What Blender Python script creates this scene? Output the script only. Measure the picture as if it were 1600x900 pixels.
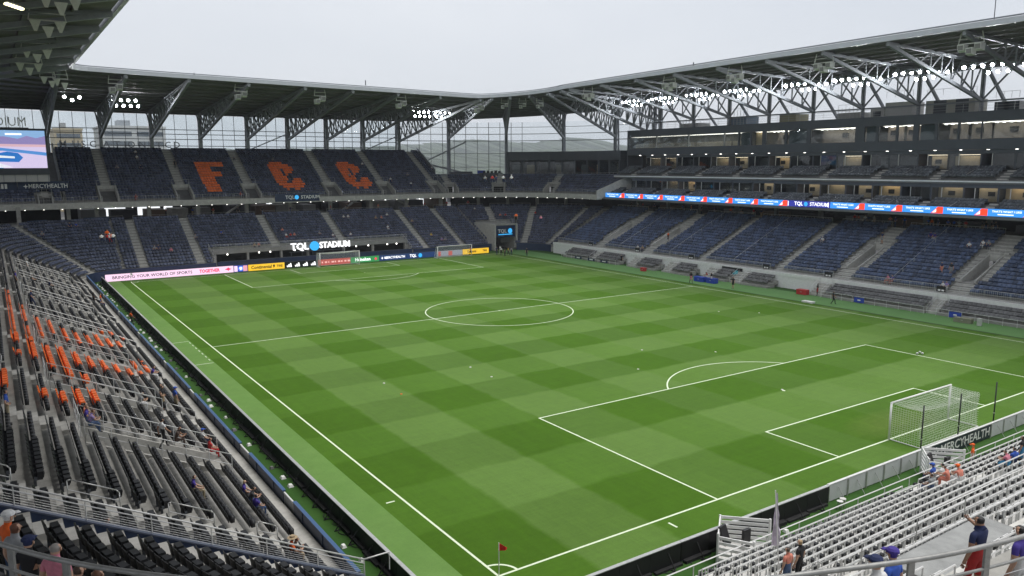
import bpy, bmesh, math, random
import numpy as np
from mathutils import Matrix, Vector
random.seed(7); rng = np.random.default_rng(7)
for o in list(bpy.data.objects): bpy.data.objects.remove(o)
S = bpy.context.scene
COL = S.collection
R = math.radians
# ------------------------------------------------------------------ camera
F, CX, CY, CZ, YAW, PIT, ROL = 1210.467, -17.151, -26.748, 17.9345, .59, -.1578, -.0031
L, W = 105.76, 68.56
fw = np.array([math.sin(YAW)*math.cos(PIT), math.cos(YAW)*math.cos(PIT), math.sin(PIT)])
rt = np.array([math.cos(YAW), -math.sin(YAW), 0.]); up = np.cross(rt, fw)
r2 = rt*math.cos(ROL)+up*math.sin(ROL); u2 = -rt*math.sin(ROL)+up*math.cos(ROL)
CAM = np.array([CX, CY, CZ])
cd = bpy.data.cameras.new('camera'); cam = bpy.data.objects.new('camera', cd); COL.objects.link(cam)
m = Matrix.Identity(4)
for i in range(3):
    m[i][0] = r2[i]; m[i][1] = u2[i]; m[i][2] = -fw[i]; m[i][3] = CAM[i]
cam.matrix_world = m
cd.sensor_width = 36; cd.lens = F/1600*36; cd.clip_start = .3; cd.clip_end = 6000
S.camera = cam
def ray(px, py): return fw+r2*(px-800)/F+u2*(450-py)/F
def onZ(px, py, z=0):
    d = ray(px, py); return CAM+d*((z-CZ)/d[2])
def onX(px, py, X):
    d = ray(px, py); return CAM+d*((X-CX)/d[0])
def onY(px, py, Y):
    d = ray(px, py); return CAM+d*((Y-CY)/d[1])
def at(px, py, dist):
    d = ray(px, py); return CAM+d/np.linalg.norm(d)*dist
def proj(P):
    d = np.asarray(P)-CAM; w = d@fw; return 800+F*(d@r2)/w, 450-F*(d@u2)/w, w
# ------------------------------------------------------------------ sky, sun, exposure
SUN_EL, SUN_AZ = R(72), R(115)
wd = bpy.data.worlds.new('World'); S.world = wd; wd.use_nodes = True
nt = wd.node_tree; nt.nodes.clear()
out = nt.nodes.new('ShaderNodeOutputWorld'); bg = nt.nodes.new('ShaderNodeBackground')
sky = nt.nodes.new('ShaderNodeTexSky'); sky.sky_type = 'NISHITA'; sky.sun_disc = False
sky.sun_elevation = SUN_EL; sky.sun_rotation = SUN_AZ; sky.air_density = 1.0; sky.dust_density = 4.0; sky.ozone_density = 1.0
tc = nt.nodes.new('ShaderNodeTexCoord'); mp = nt.nodes.new('ShaderNodeMapping'); mp.inputs['Scale'].default_value = (1, 1, 2.6)
nz = nt.nodes.new('ShaderNodeTexNoise'); nz.inputs['Scale'].default_value = 1.7; nz.inputs['Detail'].default_value = 5; nz.inputs['Roughness'].default_value = .5
cr = nt.nodes.new('ShaderNodeValToRGB'); cr.color_ramp.elements[0].position = .25; cr.color_ramp.elements[1].position = .8
cr.color_ramp.elements[0].color = (3.72, 3.95, 4.34, 1); cr.color_ramp.elements[1].color = (4.72, 4.86, 5.1, 1)
mx = nt.nodes.new('ShaderNodeMix'); mx.data_type = 'RGBA'; mx.inputs[0].default_value = .93
nt.links.new(tc.outputs['Generated'], mp.inputs[0]); nt.links.new(mp.outputs[0], nz.inputs['Vector']); nt.links.new(nz.outputs[0], cr.inputs[0])
nt.links.new(sky.outputs[0], mx.inputs[6]); nt.links.new(cr.outputs[0], mx.inputs[7]); nt.links.new(mx.outputs[2], bg.inputs[0])
bg.inputs[1].default_value = .1
nt.links.new(bg.outputs[0], out.inputs[0])
sl = bpy.data.lights.new('sun', 'SUN'); sl.energy = 1.5; sl.angle = R(45); sl.color = (1, .97, .92)
so = bpy.data.objects.new('sun', sl); COL.objects.link(so)
so.rotation_euler = (math.pi/2-SUN_EL, 0, math.pi-SUN_AZ); so.location = (30, 40, 120)
S.view_settings.view_transform = 'Standard'; S.view_settings.look = 'None'; S.view_settings.exposure = 0.9; S.view_settings.gamma = 1
S.view_settings.use_curve_mapping = False
S.render.engine = 'CYCLES'
# ------------------------------------------------------------------ materials
MATS = {}
def mat(name, col, rough=.6, metal=0., noise=0., nscale=4., bump=0., bscale=60., emit=0., tone=0., rnd=0., spec=None):
    if name in MATS: return MATS[name]
    m = bpy.data.materials.new(name); m.use_nodes = True; t = m.node_tree; b = t.nodes['Principled BSDF']
    b.inputs['Roughness'].default_value = rough; b.inputs['Metallic'].default_value = metal
    if spec is not None: b.inputs['Specular IOR Level'].default_value = spec
    c = tuple(col)+(1,)
    b.inputs['Base Color'].default_value = c
    src = None
    if noise or tone or rnd:
        hv = t.nodes.new('ShaderNodeHueSaturation'); hv.inputs['Color'].default_value = c
        src = hv
        acc = None
        def addv(sock):
            nonlocal acc
            if acc is None: acc = sock
            else:
                a = t.nodes.new('ShaderNodeMath'); a.operation = 'ADD'; t.links.new(acc, a.inputs[0]); t.links.new(sock, a.inputs[1]); acc = a.outputs[0]
        if noise:
            tcn = t.nodes.new('ShaderNodeNewGeometry'); n = t.nodes.new('ShaderNodeTexNoise'); n.inputs['Scale'].default_value = nscale; n.inputs['Detail'].default_value = 6
            n.inputs['Roughness'].default_value = .65
            t.links.new(tcn.outputs['Position'], n.inputs['Vector'])
            mr = t.nodes.new('ShaderNodeMapRange'); mr.inputs[1].default_value = .3; mr.inputs[2].default_value = .7; mr.inputs[3].default_value = -noise; mr.inputs[4].default_value = noise
            t.links.new(n.outputs[0], mr.inputs[0]); addv(mr.outputs[0])
        if tone:
            a = t.nodes.new('ShaderNodeAttribute'); a.attribute_name = 'tone'
            k = t.nodes.new('ShaderNodeMath'); k.operation = 'MULTIPLY'; k.inputs[1].default_value = tone; t.links.new(a.outputs['Fac'], k.inputs[0]); addv(k.outputs[0])
        if rnd:
            oi = t.nodes.new('ShaderNodeObjectInfo'); k = t.nodes.new('ShaderNodeMapRange'); k.inputs[3].default_value = -rnd; k.inputs[4].default_value = rnd
            t.links.new(oi.outputs['Random'], k.inputs[0]); addv(k.outputs[0])
        one = t.nodes.new('ShaderNodeMath'); one.operation = 'ADD'; one.inputs[1].default_value = 1; t.links.new(acc, one.inputs[0])
        t.links.new(one.outputs[0], hv.inputs['Value']); t.links.new(hv.outputs[0], b.inputs['Base Color'])
    if bump:
        n2 = t.nodes.new('ShaderNodeTexNoise'); n2.inputs['Scale'].default_value = bscale; n2.inputs['Detail'].default_value = 4
        g2 = t.nodes.new('ShaderNodeNewGeometry'); t.links.new(g2.outputs['Position'], n2.inputs['Vector'])
        bp = t.nodes.new('ShaderNodeBump'); bp.inputs['Strength'].default_value = bump; bp.inputs['Distance'].default_value = .03
        t.links.new(n2.outputs[0], bp.inputs['Height']); t.links.new(bp.outputs[0], b.inputs['Normal'])
    if emit:
        b.inputs['Emission Color'].default_value = c; b.inputs['Emission Strength'].default_value = emit
    MATS[name] = m; return m
CONC = mat('concrete', (.315, .308, .285), .85, noise=.22, nscale=1.3, bump=.15, bscale=30)
CONC_L = mat('concrete_light', (.45, .44, .41), .8, noise=.18, nscale=2.0, bump=.1, bscale=30)
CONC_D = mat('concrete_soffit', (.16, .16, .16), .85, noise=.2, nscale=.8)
WHITEP = mat('white_paint', (.80, .80, .78), .5, noise=.08, nscale=3)
GALV = mat('galvanised_steel', (.52, .52, .51), .42, .65, noise=.12, nscale=5)
STEEL_W = mat('pale_steel', (.66, .66, .65), .45, .15, noise=.08, nscale=6)
DSTEEL = mat('charcoal_steel', (.075, .082, .095), .5, .2, noise=.15, nscale=1.5)
GSTEEL = mat('grey_truss_steel', (.29, .305, .33), .5, .2, noise=.12, nscale=1.2)
DECK = mat('roof_deck_steel', (.165, .155, .172), .6, .1, noise=.18, nscale=.6)
FASC = mat('roof_edge_metal', (.52, .54, .57), .4, .3, noise=.06, nscale=.5)
BLACK = mat('black_plastic', (.014, .014, .016), .5, rnd=.3)
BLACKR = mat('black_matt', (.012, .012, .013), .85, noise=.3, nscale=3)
NAVYW = mat('navy_wall_paint', (.018, .034, .082), .5, noise=.18, nscale=1.5)
NAVYS = mat('navy_seat_plastic', (.060, .072, .116), .42, tone=.5, rnd=.2)
NAVYR = mat('blue_seat_plastic', (.072, .104, .190), .42, tone=.42, rnd=.15)
BLKS = mat('black_seat_plastic', (.011, .0115, .013), .5, spec=.35, tone=.4, rnd=.35)
ORGS = mat('orange_seat_plastic', (.90, .17, .022), .42, tone=.2, rnd=.12)
GREYS = mat('grey_seat_plastic', (.13, .13, .13), .5, tone=.3, rnd=.25)
CHARS = mat('charcoal_seat_plastic', (.10, .115, .135), .45, tone=.3, rnd=.2)
PALES = mat('pale_seat_back', (.58, .57, .55), .5, tone=.2, rnd=.1)
DARKCLAD = mat('charcoal_cladding', (.078, .088, .108), .5, .1, noise=.08, nscale=.5)
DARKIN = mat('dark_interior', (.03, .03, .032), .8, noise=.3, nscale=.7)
CREAM = mat('cream_wall', (.42, .36, .27), .7, noise=.1, nscale=1)
WARM = mat('warm_lit_wall', (.62, .47, .29), .7, noise=.1, nscale=1)
WARML = mat('warm_lamp', (1., .8, .56), .5, emit=1.4)
LAMPW = mat('floodlight_lens', (.93, .97, 1.), .4, emit=110.)
DOWNL = mat('downlight_lens', (1., .97, .9), .4, emit=4.)
SILV = mat('lamp_housing', (.35, .36, .37), .4, .5)
SPK = mat('speaker_grey', (.72, .72, .69), .6, noise=.1, nscale=3)
RED = mat('red_cloth', (.80, .02, .02), .7)
REDP = mat('red_plastic', (.5, .03, .03), .5)
BLUEP = mat('blue_plastic', (.02, .06, .42), .5)
PURPLE = mat('lilac_cloth', (.62, .56, .66), .8, noise=.3, nscale=4)
GLASS = None
def glassmat(name, tint, refl):
    m = bpy.data.materials.new(name); m.use_nodes = True; t = m.node_tree; t.nodes.clear()
    o = t.nodes.new('ShaderNodeOutputMaterial'); mix = t.nodes.new('ShaderNodeMixShader'); tr = t.nodes.new('ShaderNodeBsdfTransparent'); gl = t.nodes.new('ShaderNodeBsdfGlossy')
    tr.inputs[0].default_value = tuple(tint)+(1,); gl.inputs['Roughness'].default_value = .03
    fr = t.nodes.new('ShaderNodeFresnel'); fr.inputs[0].default_value = 1.45
    ad = t.nodes.new('ShaderNodeMath'); ad.operation = 'MULTIPLY_ADD'; ad.inputs[1].default_value = refl; ad.inputs[2].default_value = .02
    t.links.new(fr.outputs[0], ad.inputs[0]); t.links.new(ad.outputs[0], mix.inputs[0]); t.links.new(tr.outputs[0], mix.inputs[1]); t.links.new(gl.outputs[0], mix.inputs[2]); t.links.new(mix.outputs[0], o.inputs[0])
    MATS[name] = m; return m
GLASS = glassmat('clear_glass', (.93, .96, .97), .6)
GLASSD = glassmat('tinted_glass', (.82, .86, .87), .7)
def emis(name, col, s=1.):
    return mat(name, col, .4, emit=s)
# ------------------------------------------------------------------ object helpers
def tag(o, label=None, cat=None, group=None, kind=None):
    if label: o['label'] = label
    if cat: o['category'] = cat
    if group: o['group'] = group
    if kind: o['kind'] = kind
    return o
def link(o, parent=None):
    COL.objects.link(o)
    if parent is not None: o.parent = parent
    return o
def thing(name, label, cat, loc=(0, 0, 0), rz=0, group=None):
    o = bpy.data.objects.new(name, None); o.location = loc; o.rotation_euler = (0, 0, rz); o.empty_display_size = .2
    link(o); return tag(o, label, cat, group)
class MB:
    def __init__(s): s.v = []; s.f = []; s.mi = []; s.cur = 0
    def add(s, vs, fs):
        b = len(s.v); s.v += [tuple(map(float, p)) for p in vs]
        for f in fs: s.f.append(tuple(b+i for i in f)); s.mi.append(s.cur)
        return s
    def hexa(s, c):   # 8 corners: bottom 4 ccw, top 4 ccw
        return s.add(c, [(3, 2, 1, 0), (4, 5, 6, 7), (0, 1, 5, 4), (1, 2, 6, 5), (2, 3, 7, 6), (3, 0, 4, 7)])
    def box(s, x0, x1, y0, y1, z0, z1):
        return s.hexa([(x0, y0, z0), (x1, y0, z0), (x1, y1, z0), (x0, y1, z0), (x0, y0, z1), (x1, y0, z1), (x1, y1, z1), (x0, y1, z1)])
    def beam(s, p, q, w, h=None, n=0, upv=(0, 0, 1)):
        """bar p->q; n=0: rectangular w x h, else n-gon of radius w"""
        p = np.array(p, float); q = np.array(q, float); d = q-p; ln = np.linalg.norm(d)
        if ln < 1e-6: return s
        d /= ln; a = np.cross(d, upv)
        if np.linalg.norm(a) < 1e-3: a = np.cross(d, (1, 0, 0))
        a /= np.linalg.norm(a); b = np.cross(a, d)
        if n == 0:
            h = h or w; k = [(-w/2, -h/2), (w/2, -h/2), (w/2, h/2), (-w/2, h/2)]
        else: k = [(w*math.cos(2*math.pi*i/n), w*math.sin(2*math.pi*i/n)) for i in range(n)]
        N = len(k)
        vs = [p+a*x+b*y for x, y in k]+[q+a*x+b*y for x, y in k]
        fs = [(i, (i+1) % N, N+(i+1) % N, N+i) for i in range(N)]+[tuple(range(N-1, -1, -1)), tuple(range(N, 2*N))]
        return s.add(vs, fs)
    def tube(s, pts, r, n=5):
        for a, b in zip(pts[:-1], pts[1:]): s.beam(a, b, r, n=n)
        return s
    def poly(s, pts, thick=None):
        n = len(pts); return s.add(pts, [tuple(range(n))])
    def prism(s, pts, off):
        n = len(pts); off = np.array(off, float)
        return s.add([np.array(p, float) for p in pts]+[np.array(p, float)+off for p in pts],
                     [tuple(range(n-1, -1, -1)), tuple(range(n, 2*n))]+[(i, (i+1) % n, n+(i+1) % n, n+i) for i in range(n)])
    def mesh(s, name, mats, smooth=False):
        me = bpy.data.meshes.new(name); me.from_pydata(s.v, [], s.f)
        if not isinstance(mats, (list, tuple)): mats = [mats]
        for m in mats: me.materials.append(m)
        if len(mats) > 1: me.polygons.foreach_set('material_index', s.mi)
        if smooth: me.polygons.foreach_set('use_smooth', [True]*len(me.polygons))
        me.update(); return me
    def build(s, name, mats, parent=None, smooth=False, fixn=True):
        me = s.mesh(name, mats, smooth)
        if fixn and len(s.f) < 4000:
            bm = bmesh.new(); bm.from_mesh(me); bmesh.ops.recalc_face_normals(bm, faces=bm.faces); bm.to_mesh(me); bm.free()
        o = bpy.data.objects.new(name, me); return link(o, parent)
def put(name, me, parent=None, loc=(0, 0, 0), rz=0):
    o = bpy.data.objects.new(name, me); o.location = loc; o.rotation_euler = (0, 0, rz); return link(o, parent)
def copy_tree(src, parent=None, loc=None, rz=None, label=None, group=None):
    c = src.copy(); COL.objects.link(c); c.parent = parent
    if loc is not None: c.location = loc
    if rz is not None: c.rotation_euler = (0, 0, rz)
    if label: c['label'] = label
    if group: c['group'] = group
    for ch in src.children: copy_tree(ch, c)
    return c
def text(s, size, m, parent, O, ex, ey, name='lettering', bold=.0, align='CENTER', extr=.01, xs=1.0):
    """flat lettering: origin O (centre of baseline box), ex = reading direction, ey = up"""
    cu = bpy.data.curves.new('t', 'FONT'); cu.body = s; cu.size = size; cu.align_x = align; cu.align_y = 'CENTER'; cu.offset = bold; cu.extrude = extr; cu.resolution_u = 2
    t = bpy.data.objects.new('t', cu); COL.objects.link(t)
    dg = bpy.context.evaluated_depsgraph_get(); me = bpy.data.meshes.new_from_object(t.evaluated_get(dg))
    bpy.data.objects.remove(t); bpy.data.curves.remove(cu)
    me.materials.clear(); me.materials.append(m); me.name = name
    ex = Vector(ex).normalized(); ey = Vector(ey).normalized(); ez = ex.cross(ey)
    M = Matrix(((ex.x*xs, ey.x, ez.x, O[0]), (ex.y*xs, ey.y, ez.y, O[1]), (ex.z*xs, ey.z, ez.z, O[2]), (0, 0, 0, 1)))
    me.transform(M); o = bpy.data.objects.new(name, me); return link(o, parent)
# ------------------------------------------------------------------ ground and pitch
class NT:
    def __init__(s, t): s.t = t
    def m(s, op, a, b=None, c=None):
        n = s.t.nodes.new('ShaderNodeMath'); n.operation = op
        for i, x in enumerate((a, b, c)):
            if x is None: continue
            if isinstance(x, (int, float)): n.inputs[i].default_value = x
            else: s.t.links.new(x, n.inputs[i])
        return n.outputs[0]
    def noise(s, vec, sc, det=4, rough=.55):
        n = s.t.nodes.new('ShaderNodeTexNoise'); n.inputs['Scale'].default_value = sc; n.inputs['Detail'].default_value = det; n.inputs['Roughness'].default_value = rough
        s.t.links.new(vec, n.inputs['Vector']); return n.outputs[0]
    def ramp(s, fac, stops):
        r = s.t.nodes.new('ShaderNodeValToRGB'); e = r.color_ramp.elements
        while len(e) < len(stops): e.new(.5)
        for k, (p, c) in zip(e, stops): k.position = p; k.color = tuple(c)+(1,)
        s.t.links.new(fac, r.inputs[0]); return r.outputs[0]
    def mixc(s, f, a, b, mode='MIX'):
        n = s.t.nodes.new('ShaderNodeMix'); n.data_type = 'RGBA'; n.blend_type = mode
        for i, x in ((0, f), (6, a), (7, b)):
            if isinstance(x, (int, float)): n.inputs[i].default_value = x
            elif isinstance(x, tuple): n.inputs[i].default_value = x+(1,)
            else: s.t.links.new(x, n.inputs[i])
        return n.outputs[2]
def grass(name, stripes, dark, light, amp=.15, rough=.9):
    m = bpy.data.materials.new(name); m.use_nodes = True; t = m.node_tree; b = t.nodes['Principled BSDF']; N = NT(t)
    g = t.nodes.new('ShaderNodeNewGeometry'); sx = t.nodes.new('ShaderNodeSeparateXYZ'); t.links.new(g.outputs['Position'], sx.inputs[0])
    X, Y = sx.outputs[0], sx.outputs[1]; P = g.outputs['Position']
    if stripes:
        lean = True
        wob = N.m('MULTIPLY', N.m('SUBTRACT', N.noise(P, .5, 4), .5), .7)
        Xw = N.m('MAXIMUM', N.m('ADD', X, wob), 0.); Yw = N.m('MAXIMUM', N.m('ADD', Y, wob), .01)
        def tri(v):   # 0..1 square wave with soft edges
            fr = N.m('PINGPONG', v, 1.); return N.m('MINIMUM', N.m('MAXIMUM', N.m('MULTIPLY_ADD', N.m('SUBTRACT', fr, .5), 14., .5), 0.), 1.)
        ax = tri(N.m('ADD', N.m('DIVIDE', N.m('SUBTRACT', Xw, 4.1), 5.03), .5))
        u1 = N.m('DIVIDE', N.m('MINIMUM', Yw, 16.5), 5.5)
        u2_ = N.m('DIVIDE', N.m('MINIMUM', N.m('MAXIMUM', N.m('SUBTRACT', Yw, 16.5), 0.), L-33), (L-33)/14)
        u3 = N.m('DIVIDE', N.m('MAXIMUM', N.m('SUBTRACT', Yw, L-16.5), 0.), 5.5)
        wx = N.m('ADD', N.m('MULTIPLY_ADD', N.m('MINIMUM', N.m('MAXIMUM', N.m('DIVIDE', X, 34.), 0.), 1.), -.80, .96), N.m('MULTIPLY', N.m('MINIMUM', N.m('MAXIMUM', N.m('DIVIDE', N.m('MULTIPLY', X, Y), 2600.), 0.), 1.), .26))  # band contrast shifts across the pitch: view-dependent mowing sheen put into the colour
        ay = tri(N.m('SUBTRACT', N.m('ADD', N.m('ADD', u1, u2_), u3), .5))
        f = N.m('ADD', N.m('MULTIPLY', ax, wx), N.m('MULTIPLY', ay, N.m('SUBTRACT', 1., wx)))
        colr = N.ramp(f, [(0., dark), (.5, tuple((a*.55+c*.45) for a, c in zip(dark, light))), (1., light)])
    else:
        colr = N.ramp(N.noise(P, .35, 4), [(.3, dark), (.7, light)])
    big = N.noise(P, .11, 5, .6); fine = N.noise(P, 7., 6, .8); mid = N.noise(P, 1.1, 4, .7)
    v = N.m('ADD', N.m('ADD', N.m('MULTIPLY', N.m('SUBTRACT', big, .5), amp*2.0), N.m('MULTIPLY', N.m('SUBTRACT', fine, .5), amp*2.6)), N.m('MULTIPLY', N.m('SUBTRACT', mid, .5), amp*2.2))
    if stripes:   # worn goal mouths and streaks left by the mower
        st_ = t.nodes.new('ShaderNodeMapping'); st_.inputs['Scale'].default_value = (2.4, .10, 1.); t.links.new(P, st_.inputs[0]); sk_ = N.noise(st_.outputs[0], 1.6, 4, .7)
        s2_ = t.nodes.new('ShaderNodeMapping'); s2_.inputs['Scale'].default_value = (.10, 2.4, 1.); t.links.new(P, s2_.inputs[0]); sk2_ = N.noise(s2_.outputs[0], 1.6, 4, .7)
        v = N.m('ADD', v, N.m('ADD', N.m('MULTIPLY', N.m('SUBTRACT', sk_, .5), .30), N.m('MULTIPLY', N.m('SUBTRACT', sk2_, .5), .30)))
        dx = N.m('DIVIDE', N.m('SUBTRACT', X, W/2), 5.5)
        for gy in (1.6, L-1.6):
            dy = N.m('DIVIDE', N.m('SUBTRACT', Y, gy), 2.6); rr = N.m('ADD', N.m('MULTIPLY', dx, dx), N.m('MULTIPLY', dy, dy))
            wr = N.m('MULTIPLY', N.m('MAXIMUM', N.m('SUBTRACT', 1., rr), 0.), N.m('MULTIPLY', N.noise(P, 2.2, 5, .7), .55)); colr = N.mixc(wr, colr, (.17, .19, .06))
    hv = t.nodes.new('ShaderNodeHueSaturation'); t.links.new(colr, hv.inputs['Color']); t.links.new(N.m('ADD', v, 1.), hv.inputs['Value'])
    t.links.new(hv.outputs[0], b.inputs['Base Color']); b.inputs['Roughness'].default_value = rough; b.inputs['Specular IOR Level'].default_value = .15
    bp = t.nodes.new('ShaderNodeBump'); bp.inputs['Strength'].default_value = .35; bp.inputs['Distance'].default_value = .03; t.links.new(fine, bp.inputs['Height']); t.links.new(bp.outputs[0], b.inputs['Normal'])
    b.inputs['Sheen Weight'].default_value = .03; b.inputs['Sheen Roughness'].default_value = .45; b.inputs['Sheen Tint'].default_value = (.75, .95, .6, 1)
    if stripes:   # blades lie away or towards along the mowing direction
        cb = t.nodes.new('ShaderNodeCombineXYZ'); t.links.new(N.m('MULTIPLY', N.m('SUBTRACT', ay, .5), LEAN), cb.inputs[0]); t.links.new(N.m('MULTIPLY', N.m('SUBTRACT', ax, .5), LEAN), cb.inputs[1]); cb.inputs[2].default_value = 1.
        vn = t.nodes.new('ShaderNodeVectorMath'); vn.operation = 'NORMALIZE'; t.links.new(cb.outputs[0], vn.inputs[0]); t.links.new(vn.outputs[0], bp.inputs['Normal'])
    MATS[name] = m; return m
LEAN = .42
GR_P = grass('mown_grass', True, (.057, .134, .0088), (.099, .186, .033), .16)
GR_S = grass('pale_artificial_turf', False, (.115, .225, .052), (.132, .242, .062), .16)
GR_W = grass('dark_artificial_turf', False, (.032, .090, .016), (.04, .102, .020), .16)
GR_R = grass('green_side_turf', False, (.11, .235, .075), (.125, .25, .088), .1)
LINE = mat('pitch_paint', (.68, .77, .57), .8, noise=.15, nscale=6)
ASPH = mat('asphalt', (.055, .055, .056), .9, noise=.25, nscale=.4)
def sheet(name, x0, x1, y0, y1, z, m, parent=None, kind='structure'):
    b = MB(); b.add([(x0, y0, z), (x1, y0, z), (x1, y1, z), (x0, y1, z)], [(0, 1, 2, 3)]); o = b.build(name, m, parent)
    if parent is None and kind: o['kind'] = kind
    return o
sheet('ground', -3300, 3300, -3300, 3300, -.02, ASPH)
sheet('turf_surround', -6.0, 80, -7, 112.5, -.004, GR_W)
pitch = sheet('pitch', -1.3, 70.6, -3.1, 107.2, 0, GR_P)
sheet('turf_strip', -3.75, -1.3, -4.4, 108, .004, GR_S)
sheet('turf_verge', 70.6, 76.2, -6, 110.5, .004, GR_R)
zl = .006
def ln(name, x0, y0, x1, y1, w=.12):
    if abs(x1-x0) > abs(y1-y0): return sheet(name, min(x0, x1), max(x0, x1), y0-w/2, y0+w/2, zl, LINE, pitch)
    return sheet(name, x0-w/2, x0+w/2, min(y0, y1), max(y0, y1), zl, LINE, pitch)
h = .06
ln('touchline', 0, -h, 0, L+h); ln('touchline', W, -h, W, L+h)
for y, s in ((0, 1), (L, -1)):
    ln('goal_line', h, y, W-h, y)
    for hw, dp, nm in ((20.16, 16.5, 'penalty_area_line'), (9.16, 5.5, 'goal_area_line')):
        ya, yb = sorted((y+s*h, y+s*(dp+h)))
        for sx in (-1, 1): ln(nm, W/2+sx*hw, ya, W/2+sx*hw, yb)
        ln(nm, W/2-hw+h, y+s*dp, W/2+hw-h, y+s*dp)
ln('halfway_line', h, L/2, W-h, L/2)
def arc(name, cx, cy, r, a0, a1, n, w=.12):
    b = MB(); vs = []; 
    for i in range(n+1):
        a = a0+(a1-a0)*i/n
        vs += [(cx+(r-w/2)*math.cos(a), cy+(r-w/2)*math.sin(a), zl+.002), (cx+(r+w/2)*math.cos(a), cy+(r+w/2)*math.sin(a), zl+.002)]
    b.add(vs, [(2*i, 2*i+1, 2*i+3, 2*i+2) for i in range(n)]); return b.build(name, LINE, pitch)
arc('centre_circle', W/2, L/2, 9.15, 0, 2*math.pi, 128)
aa = math.acos(5.5/9.15)
arc('penalty_arc', W/2, 11, 9.15, math.pi/2-aa, math.pi/2+aa, 40); arc('penalty_arc', W/2, L-11, 9.15, -math.pi/2-aa, -math.pi/2+aa, 40)
for (x, y, a0) in ((0, 0, 0), (W, 0, math.pi/2), (W, L, math.pi), (0, L, 1.5*math.pi)): arc('corner_arc', x, y, 1., a0, a0+math.pi/2, 14)
arc('penalty_spot', W/2, 11, .07, 0, 2*math.pi, 12, .13); arc('penalty_spot', W/2, L-11, .07, 0, 2*math.pi, 12, .13); arc('centre_spot', W/2, L/2, .08, 0, 2*math.pi, 12, .15)
sheet('corner_distance_mark', -.95, -.45, 9.6, 9.72, zl, LINE, pitch); sheet('corner_distance_mark', 9.86, 9.98, -1.1, -.5, zl, LINE, pitch)
sheet('coaching_area_line', -3.1, -1.4, 56.8, 56.9, .008, LINE, pitch); sheet('coaching_area_line', -3.1, -1.4, 46.2, 46.3, .008, LINE, pitch)
for k in range(7): sheet('coaching_area_line', -1.5, -1.42, 47.3+k*1.4, 47.9+k*1.4, .008, LINE, pitch)
DTURF = mat('dark_seam', (.02, .05, .012), .9)
sheet('pitch_edge_seam', 70.2, 70.5, -2, 106.5, .007, DTURF, pitch)
# small white markers and balls left on the pitch
def marker(x, y, k):
    b = MB(); n = 10
    for i in range(n):
        a, c = 2*math.pi*i/n, 2*math.pi*(i+1)/n
        for (r0, z0), (r1, z1) in (((.10, 0), (.085, .035)), ((.085, .035), (.03, .05))):
            b.add([(r0*math.cos(a), r0*math.sin(a), z0), (r0*math.cos(c), r0*math.sin(c), z0), (r1*math.cos(c), r1*math.sin(c), z1), (r1*math.cos(a), r1*math.sin(a), z1)], [(0, 1, 2, 3)])
    o = b.build('disc_marker', WHITEP if k else ORGS); o.location = (x, y, .008)
    tag(o, 'small %s disc marker lying on the mown grass' % ('white' if k else 'orange'), 'marker', 'disc markers scattered over the pitch')
for (px, py, k) in ((1003, 547, 1), (735, 574, 1), (768, 589, 1), (997, 577, 1), (600, 599, 1), (627, 616, 0), (1222, 609, 1), (1118, 550, 1), (1186, 489, 1), (1123, 487, 1)):
    p = onZ(px, py); marker(p[0], p[1], k)
def ball(x, y, label):
    bm = bmesh.new(); bmesh.ops.create_icosphere(bm, subdivisions=2, radius=.11); me = bpy.data.meshes.new('football'); bm.to_mesh(me)
    me.materials.append(WHITEP); me.materials.append(BLACK)
    for p in me.polygons:
        p.use_smooth = True
        if p.index % 7 == 0: p.material_index = 1
    bm.free(); o = put('football', me, None, (x, y, .118)); tag(o, label, 'ball', 'footballs left on the pitch')
for px, py in ((1437, 552), (1433, 554), (1441, 554)):
    p = onZ(px, py); ball(p[0], p[1], 'white football in a small cluster on the penalty area side line')
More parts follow.
